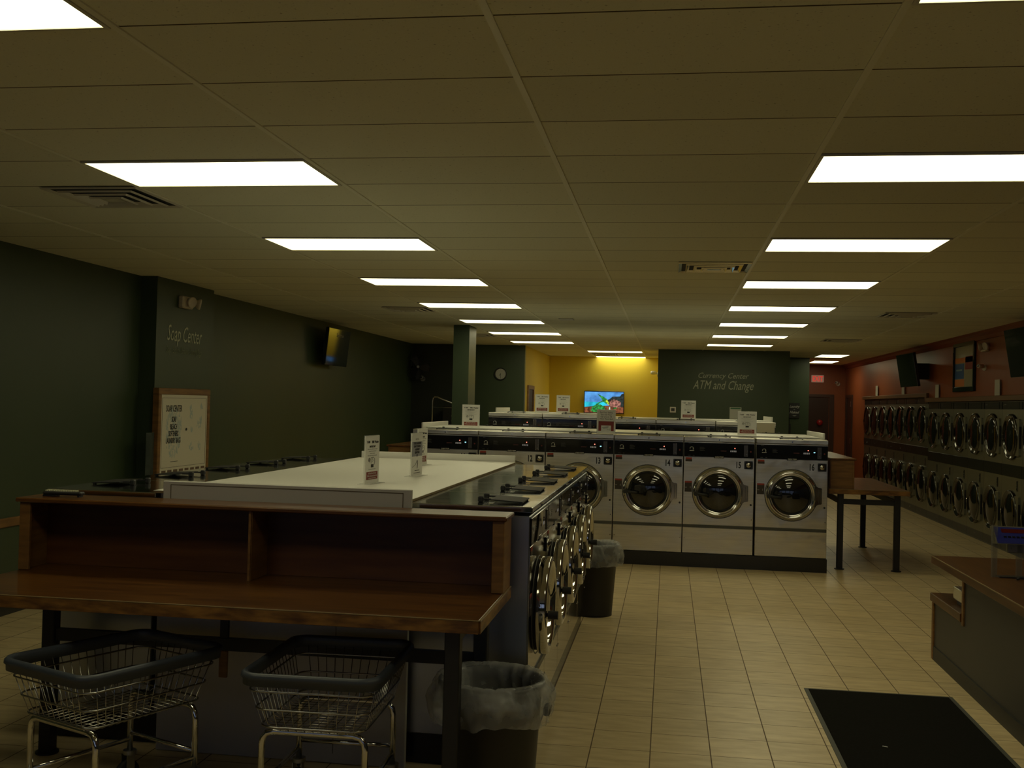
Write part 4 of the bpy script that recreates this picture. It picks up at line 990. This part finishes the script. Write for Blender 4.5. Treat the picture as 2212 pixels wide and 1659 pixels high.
P_.poly([(.13, -.08), (.465, -.10), (.465, .22), (.42, .21), (.38, .15), (.20, .14), (.13, .08), (.08, .06)], y_-.0018, y_-.0012, 3)
P_.poly([(.12, -.10), (.40, -.12), (.40, .02), (.24, .08), (.14, .03)], y_-.0024, y_-.0018, 4)
P_.poly([(-.31, -.20), (-.28, -.11), (-.20, -.06), (-.08, -.05), (.03, -.12), (.02, -.21), (-.10, -.24), (-.26, -.24)], y_-.003, y_-.0024, 5)
P_.poly([(-.16, .20), (-.02, .14), (.07, .08), (.12, -.02), (.05, -.03), (-.03, .02), (-.06, .09)], y_-.003, y_-.0024, 5)
P_.poly([(-.20, -.05), (-.12, .00), (-.02, .05), (-.01, .03), (-.10, -.02), (-.16, -.08)], y_-.003, y_-.0024, 5)
P_.poly([(.03, .05), (.08, .07), (.13, -.05), (.10, -.06)], y_-.0036, y_-.003, 6)
P_.poly([(.22, -.13), (.30, -.11), (.31, -.14), (.24, -.16)], y_-.0036, y_-.003, 5).poly([(.12, -.17), (.13, -.10), (.15, -.11), (.155, -.17)], y_-.0036, y_-.003, 7)
obj('screen_picture', P_, [em('tv_sky', (.10, .36, .95)), em('tv_cyan', (.02, .60, .85)), em('tv_brown', (.12, .035, .015)), em('tv_dark', (.012, .02, .02)), em('tv_tan', (.22, .09, .07)), em('tv_green', (.015, .16, .03)), em('tv_lime', (.28, .38, .02)), em('tv_white', (.5, .8, .6))], t)
# fan on the dark wall
t = thing('wall_fan', 'large round black fan mounted in the dark left corner', 'fan', (-5.02, 20.85, 2.485), .25)
cg = MB()
for r in (.27, .21, .15, .09): cg.tube([(r*math.cos(a*PI/16), -.10+.06*(r/.27)**2, r*math.sin(a*PI/16)) for a in range(32)], .004, 5, closed=True)
for i in range(16):
    a = i*PI/8; cg.tube([(.03*math.cos(a), -.10, .03*math.sin(a)), (.15*math.cos(a), -.085, .15*math.sin(a)), (.27*math.cos(a), -.04, .27*math.sin(a)), (.27*math.cos(a), .04, .27*math.sin(a))], .0025, 4)
obj('cage', cg, black_metal, t)
for i in range(3):
    a = i*2*PI/3; b_ = MB(); b_.T = Matrix.Rotation(a, 4, 'Y') @ Matrix.Rotation(.5, 4, 'X')
    b_.poly([(.03, -.03), (.12, -.09), (.22, -.09), (.24, .0), (.20, .07), (.03, .03)], -.004, .004); obj('blade', b_, mat('fan_blade', (.03, .03, .04), .35), t)
obj('hub', MB().cyl((0, -.108, 0), .035, .16, 'y', 20).cyl((0, -.110, 0), .026, .003, 'y', 20, 1), [black_matte, mat('hub_ring', (.30, .30, .30), .4)], t)
obj('wall_bracket', MB().box(-.04, .05, -.25, .04, .12, .15).tube([(0, .08, 0), (-.12, .20, 0), (-.15, .30, 0)], .02, 8), black_metal, t)
# cart with hanging rack far behind
t = thing('garment_cart', 'chrome laundry cart with a hanging rack in the dark left corner', 'laundry cart', (-4.12, 19.5, 0))
fr = MB()
fr.tube([(-.28, 0, .12), (-.28, 0, 1.80), (-.27, 0, 1.86), (-.24, 0, 1.885), (-.18, 0, 1.875), (.30, 0, 1.70)], .014, 10)
fr.tube([(-.28, 0, 1.69), (.30, 0, 1.68)], .006, 6).tube([(.30, 0, .12), (.30, 0, 1.70)], .014, 10)
for z in (.14, .45):
    fr.tube(rrect(.58, .5, .05, z), .010, 8, closed=True)
obj('frame', fr, mat('dim_chrome', (.55, .56, .58), .2, 1.0), t)
bs = MB()
for i in range(9):
    x = -.26+.065*i; bs.tube([(x, -.24, .46), (x, -.24, .78)], .003, 4).tube([(x, .24, .46), (x, .24, .78)], .003, 4).tube([(x, -.24, .46), (x, .24, .46)], .003, 4)
bs.tube(rrect(.60, .52, .05, .78), .008, 6, closed=True)
obj('basket', bs, chrome_w, t)
for ax in (-1, 1):
    for ay in (-1, 1): obj('caster', MB().cyl((ax*.25-.012, ay*.2, .062), .062, .024, 'x', 18).cyl((ax*.25, ay*.2, .10), .012, .05), rubber, t)
t = thing('storage_cabinet', 'black cabinet standing against the dark left back wall', 'cabinet', (-4.12, 20.75, 0))
obj('body', MB().box(-.30, -.25, 0, .35, .30, 1.72, b=.01), black_matte, t)
obj('knob', MB().cyl((-.10, -.27, 1.52), .012, .02, 'y', 10).cyl((-.10, -.27, 1.42), .012, .02, 'y', 10), grey_ink, t)

# ---------------------------------------------------------------- soap vending machine on the left
t = thing('soap_dispenser', 'white soap vending cabinet in an oak frame reading SOAP CENTER', 'vending machine', (-4.99, 10.42, 0), PI/2)
W_ = .59; zt, zb = 1.862, .60
obj('cabinet', MB().box(-W_+.03, .0, 0, W_-.03, .055, zb+.02), white_pl, t)
fr = MB().box(-W_, -.02, zt-.065, W_, .05, zt, b=.006).box(-W_, -.02, zb, -W_+.06, .05, zt-.065, b=.006).box(W_-.06, -.02, zb, W_, .05, zt-.065, b=.006)
obj('frame', fr, wood_trim, t)
f_ = obj('front_panel', MB().box(-W_+.06, -.012, zb, W_-.06, .045, zt-.066), mat('cream_front', (.62, .59, .48), .4), t)
dl = MB(); a = W_-.085
for q in ((-a, zt-.10, a, zt-.097), (-a, 1.06, a, 1.063), (-a, 1.06, -a+.004, zt-.10), (a-.004, 1.06, a, zt-.10)): dl.box(q[0], -.0135, q[1], q[2], -.012, q[3])
dl.cyl((.035, -.018, 1.44), .014, .006, 'y', 12).box(-.30, -.0132, 1.115, -.14, -.012, 1.12)
obj('border_lines', dl, black_ink, f_)
rnd = random.Random(4); bl = MB()
def blob(cx, cz, rx, rz_, n=40, sw=.05):
    for _ in range(n):
        a_ = rnd.random()*2*PI; r_ = math.sqrt(rnd.random()); x = cx+rx*r_*math.cos(a_); z = cz+rz_*r_*math.sin(a_); l_ = sw*(.4+rnd.random())
        tl = (rnd.random()-.5)*.5; yq = -.01215-.0000032*(len(bl.f))
        bl.add([(x, yq, z), (x+.010+rnd.random()*.01, yq, z+.004), (x+.008+tl*l_, yq, z+l_), (x+tl*l_, yq, z+l_*.9)], [(0, 1, 2, 3)])
blob(-.255, 1.40, .17, .26, 210)
for cx, cz, rx, rz_ in ((.14, 1.64, .03, .04), (.38, 1.66, .035, .03), (.14, 1.57, .03, .03), (.33, 1.46, .07, .04), (.37, 1.52, .03, .03), (.15, 1.42, .02, .02), (.15, 1.24, .05, .04), (.35, 1.24, .03, .04)): blob(cx, cz, rx, rz_, 16, .03)
obj('water_splash_print', bl, mat('splash_print', (.40, .47, .46), .6), f_)
for s2, z, h_, sx_ in (('SOAP CENTER', 1.655, .095, .62), ('SOAP', 1.55, .080, .55), ('BLEACH', 1.475, .080, .55), ('SOFTENERS', 1.405, .080, .57), ('LAUNDRY BAGS', 1.335, .080, .60)):
    text(s2, h_, black_ink, 'lettering', f_, (-.25, -.0138, z-.03), sx=sx_*.92, bold=.0009, ext=.0006)
sl = MB()
for i in range(8): sl.box(-a+.02+i*.128, -.0145, .99, -a+.105+i*.128, -.012, 1.035)
obj('selection_labels', sl, mat('brown_labels', (.13, .08, .05), .5), f_)
obj('side_glass', MB().box(-W_-.16, .02, .60, -W_-.005, .024, 1.42), mat('smoky_glass', (.08, .10, .09), .1, alpha=.6), t)
